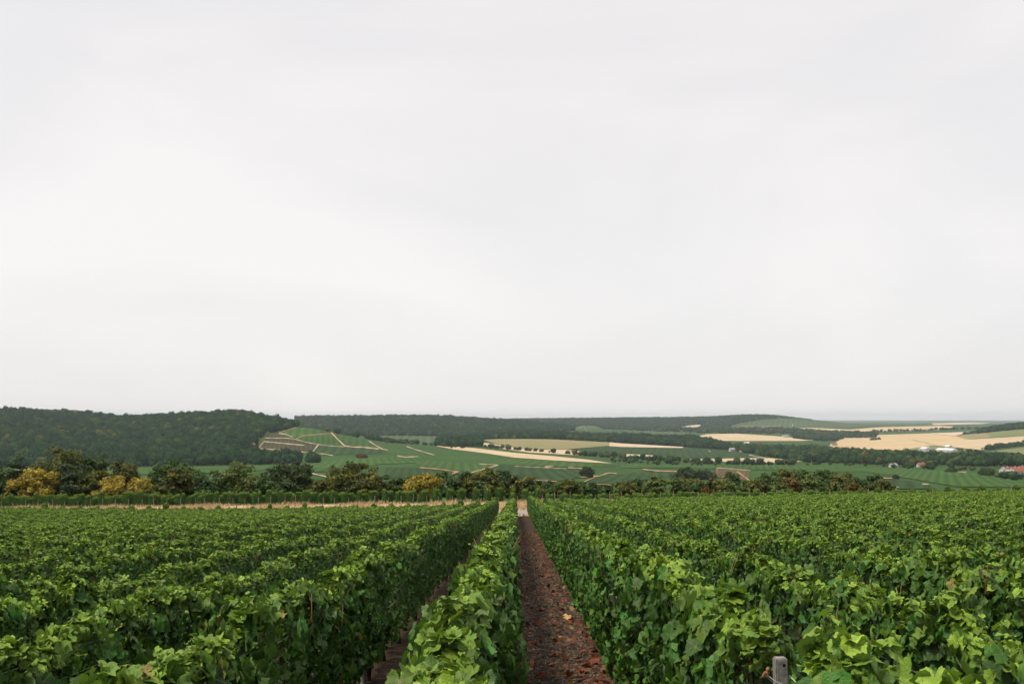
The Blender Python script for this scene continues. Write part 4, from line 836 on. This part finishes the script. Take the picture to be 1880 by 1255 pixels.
V_, F_ = blades(90000, -56, 56, 71.8, 85.0, .06, .30, r); obj('dry_grass', mesh_np('dry_grass', V_, F_, M['straw']), label='dry tan grass on the verge beyond the road', cat='grass', kind='stuff')
V_, F_ = blades(9000, -56, 56, 64.6, 66.0, .05, .22, r); obj('dry_grass', mesh_np('dry_grass', V_, F_, M['straw']), label='thin dry grass between the row ends and the road', cat='grass', kind='stuff')
def ground_pts(n, r, x0=-.12, x1=1.0, y0=7.5, y1=40, power=1.6):
    y = y0 + (y1 - y0) * r.random(n) ** power; x = r.uniform(x0, x1, n); return x, y
def chips(n, s0, s1, r, y1=30, x0=-.1, x1=1.0):
    x, y = ground_pts(n, r, x0, x1, 7.2, y1); z = near_z(x, y) + .018 * np.sin(x * 2.9 + 1.2 * np.sin(y * .9)) * np.cos(y * 1.7) + .004
    s = r.uniform(s0, s1, (n, 1)); P = np.stack([x, y, z], 1)[:, None]; cube = np.array([(-1,-1,-.4),(1,-1,-.4),(1,1,-.4),(-1,1,-.4),(-.6,-.5,.7),(.6,-.6,.5),(.5,.6,.8),(-.6,.5,.6)], float)
    a = r.uniform(0, 6.28, n); ca, sa = np.cos(a), np.sin(a); st = r.uniform(.35, 1.2, (n, 1, 3)); c = cube[None] * s[:, None] * st * np.array([1, .6, .55])
    c = c * (1 + r.normal(0, .2, c.shape)); c = np.stack([c[..., 0] * ca[:, None] - c[..., 1] * sa[:, None], c[..., 0] * sa[:, None] + c[..., 1] * ca[:, None], c[..., 2]], -1)
    V = (P + c).reshape(-1, 3); q = np.array([(4,5,6,7),(0,1,5,4),(1,2,6,5),(2,3,7,6),(3,0,4,7)]); return V, (q[None] + (np.arange(n) * 8)[:, None, None]).reshape(-1, 4)
for nm, n, a, b, cols, lb in [('soil_clods', 16000, .009, .034, [(.030,.018,.012),(.064,.041,.028),(.120,.080,.055)], 'crumbly dark clods and bark on the soil path'), ('chalk_stones', 1100, .006, .016, [(.28,.25,.21),(.40,.36,.31),(.2,.17,.14)], 'small pale chalk stones scattered on the soil path'), ('prunings', 3500, .012, .030, [(.12,.075,.045),(.20,.125,.07),(.075,.045,.03)], 'dry cane prunings strewn over the soil path')]:
    V_, F_ = chips(n, a, b, r); 
    if nm == 'prunings':
        c_ = V_.reshape(-1, 8, 3); m_ = c_.mean(1, keepdims=True); d_ = np.stack([np.cos(np.arange(n) * 1.7), np.sin(np.arange(n) * 1.7), np.zeros(n)], 1)[:, None]; pr_ = np.sum((c_ - m_) * d_, 2, keepdims=True); V_ = (m_ + (c_ - m_) * .22 + d_ * pr_ * 1.6).reshape(-1, 3); V_[:, 2] += .006
    cc = np.array(cols)[r.integers(0, 3, n)] * r.uniform(.7, 1.3, (n, 1)); obj(nm, mesh_np(nm, V_, F_, M['litter'], np.repeat(cc, 8, 0)), label=lb, cat='soil litter', kind='stuff')
def dead_leaves(n, r, xf, size=(.025, .055)):
    x, y = ground_pts(n, r); x = xf(n); p = np.stack([x, y, near_z(x, y) + r.uniform(.012, .035, n)], 1); nn = unit(r.normal(0, .38, (n, 3)) + np.array([0, 0, 1])); tt = unit(np.cross(nn, r.normal(size=(n, 3))))
    pal = np.array([(.150,.038,.018),(.20,.055,.022),(.095,.032,.018),(.22,.10,.040),(.30,.19,.08)]); c = pal[r.choice(5, n, p=[.32,.25,.23,.14,.06])] * r.uniform(.7, 1.25, (n, 1))
    return dict(p=p, n=nn, t=tt, s=r.uniform(*size, n), c=c)
L = dead_leaves(1250, r, lambda n: np.where(r.random(n) < .25, r.normal(.02, .06, n), np.where(r.random(n) < .3, r.uniform(0, 1, n), np.clip(r.normal(.78, .24, n), -.05, 1.05))))
big = np.argsort(-(L['s'] / L['p'][:, 1]))[:120]; rest = np.ones(len(L['s']), bool); rest[big] = False
V_, F_, C_, K_ = leaves_geo({q: v[rest] for q, v in L.items()}, 2, r); obj('fallen_leaves', mesh_np('fallen_leaves', V_, F_, M['litter'], C_), label='small rusty fallen leaves littering the soil path', cat='fallen leaves', kind='stuff')
for i in big:
    one = {q: v[i:i+1].copy() for q, v in L.items()}; p0 = one['p'][0].copy(); one['p'][:] = 0; V_, F_, C_, K_ = leaves_geo(one, 0, r)
    obj('fallen_leaf', mesh_np('fallen_leaf', V_, F_, M['litter'], C_), None, tuple(p0), label='curled rusty fallen leaf lying on the soil path', cat='fallen leaf', group='rusty leaves fallen on the soil path')
hp = hit  # one big tan leaf
dr = ray(1042, 1136); d_ = EYE / (SL - dr[2]); p0 = np.array([dr[0] * d_, d_, 0.0]); p0[2] = float(near_z(p0[0], p0[1])) + .03
one = dict(p=np.zeros((1, 3)), n=unit(np.array([[.1, -.35, 1.0]])), t=unit(np.array([[1.0, .2, 0]])), s=np.array([.075]), c=np.array([[.62, .40, .16]])); V_, F_, C_, K_ = leaves_geo(one, 0, r)
obj('fallen_leaf', mesh_np('fallen_leaf', V_, F_, M['litter'], C_), None, tuple(p0), label='large pale tan leaf lying flat on the soil path', cat='fallen leaf')

# ------------------------------------------------------------------ haze
t = NT('haze_air'); pv = t.n('ShaderNodeVolumePrincipled'); pv.inputs['Color'].default_value = (.84, .93, 1.0, 1); pv.inputs['Density'].default_value = .000042; pv.inputs['Anisotropy'].default_value = .3
t.l(pv.outputs[0], t.out.inputs['Volume'])
hb = obj('haze', MB().box(-22000, 22000, -400, 25000, -420, 70).mesh('haze', t.m), kind='stuff', label='thin pale haze over the whole valley')
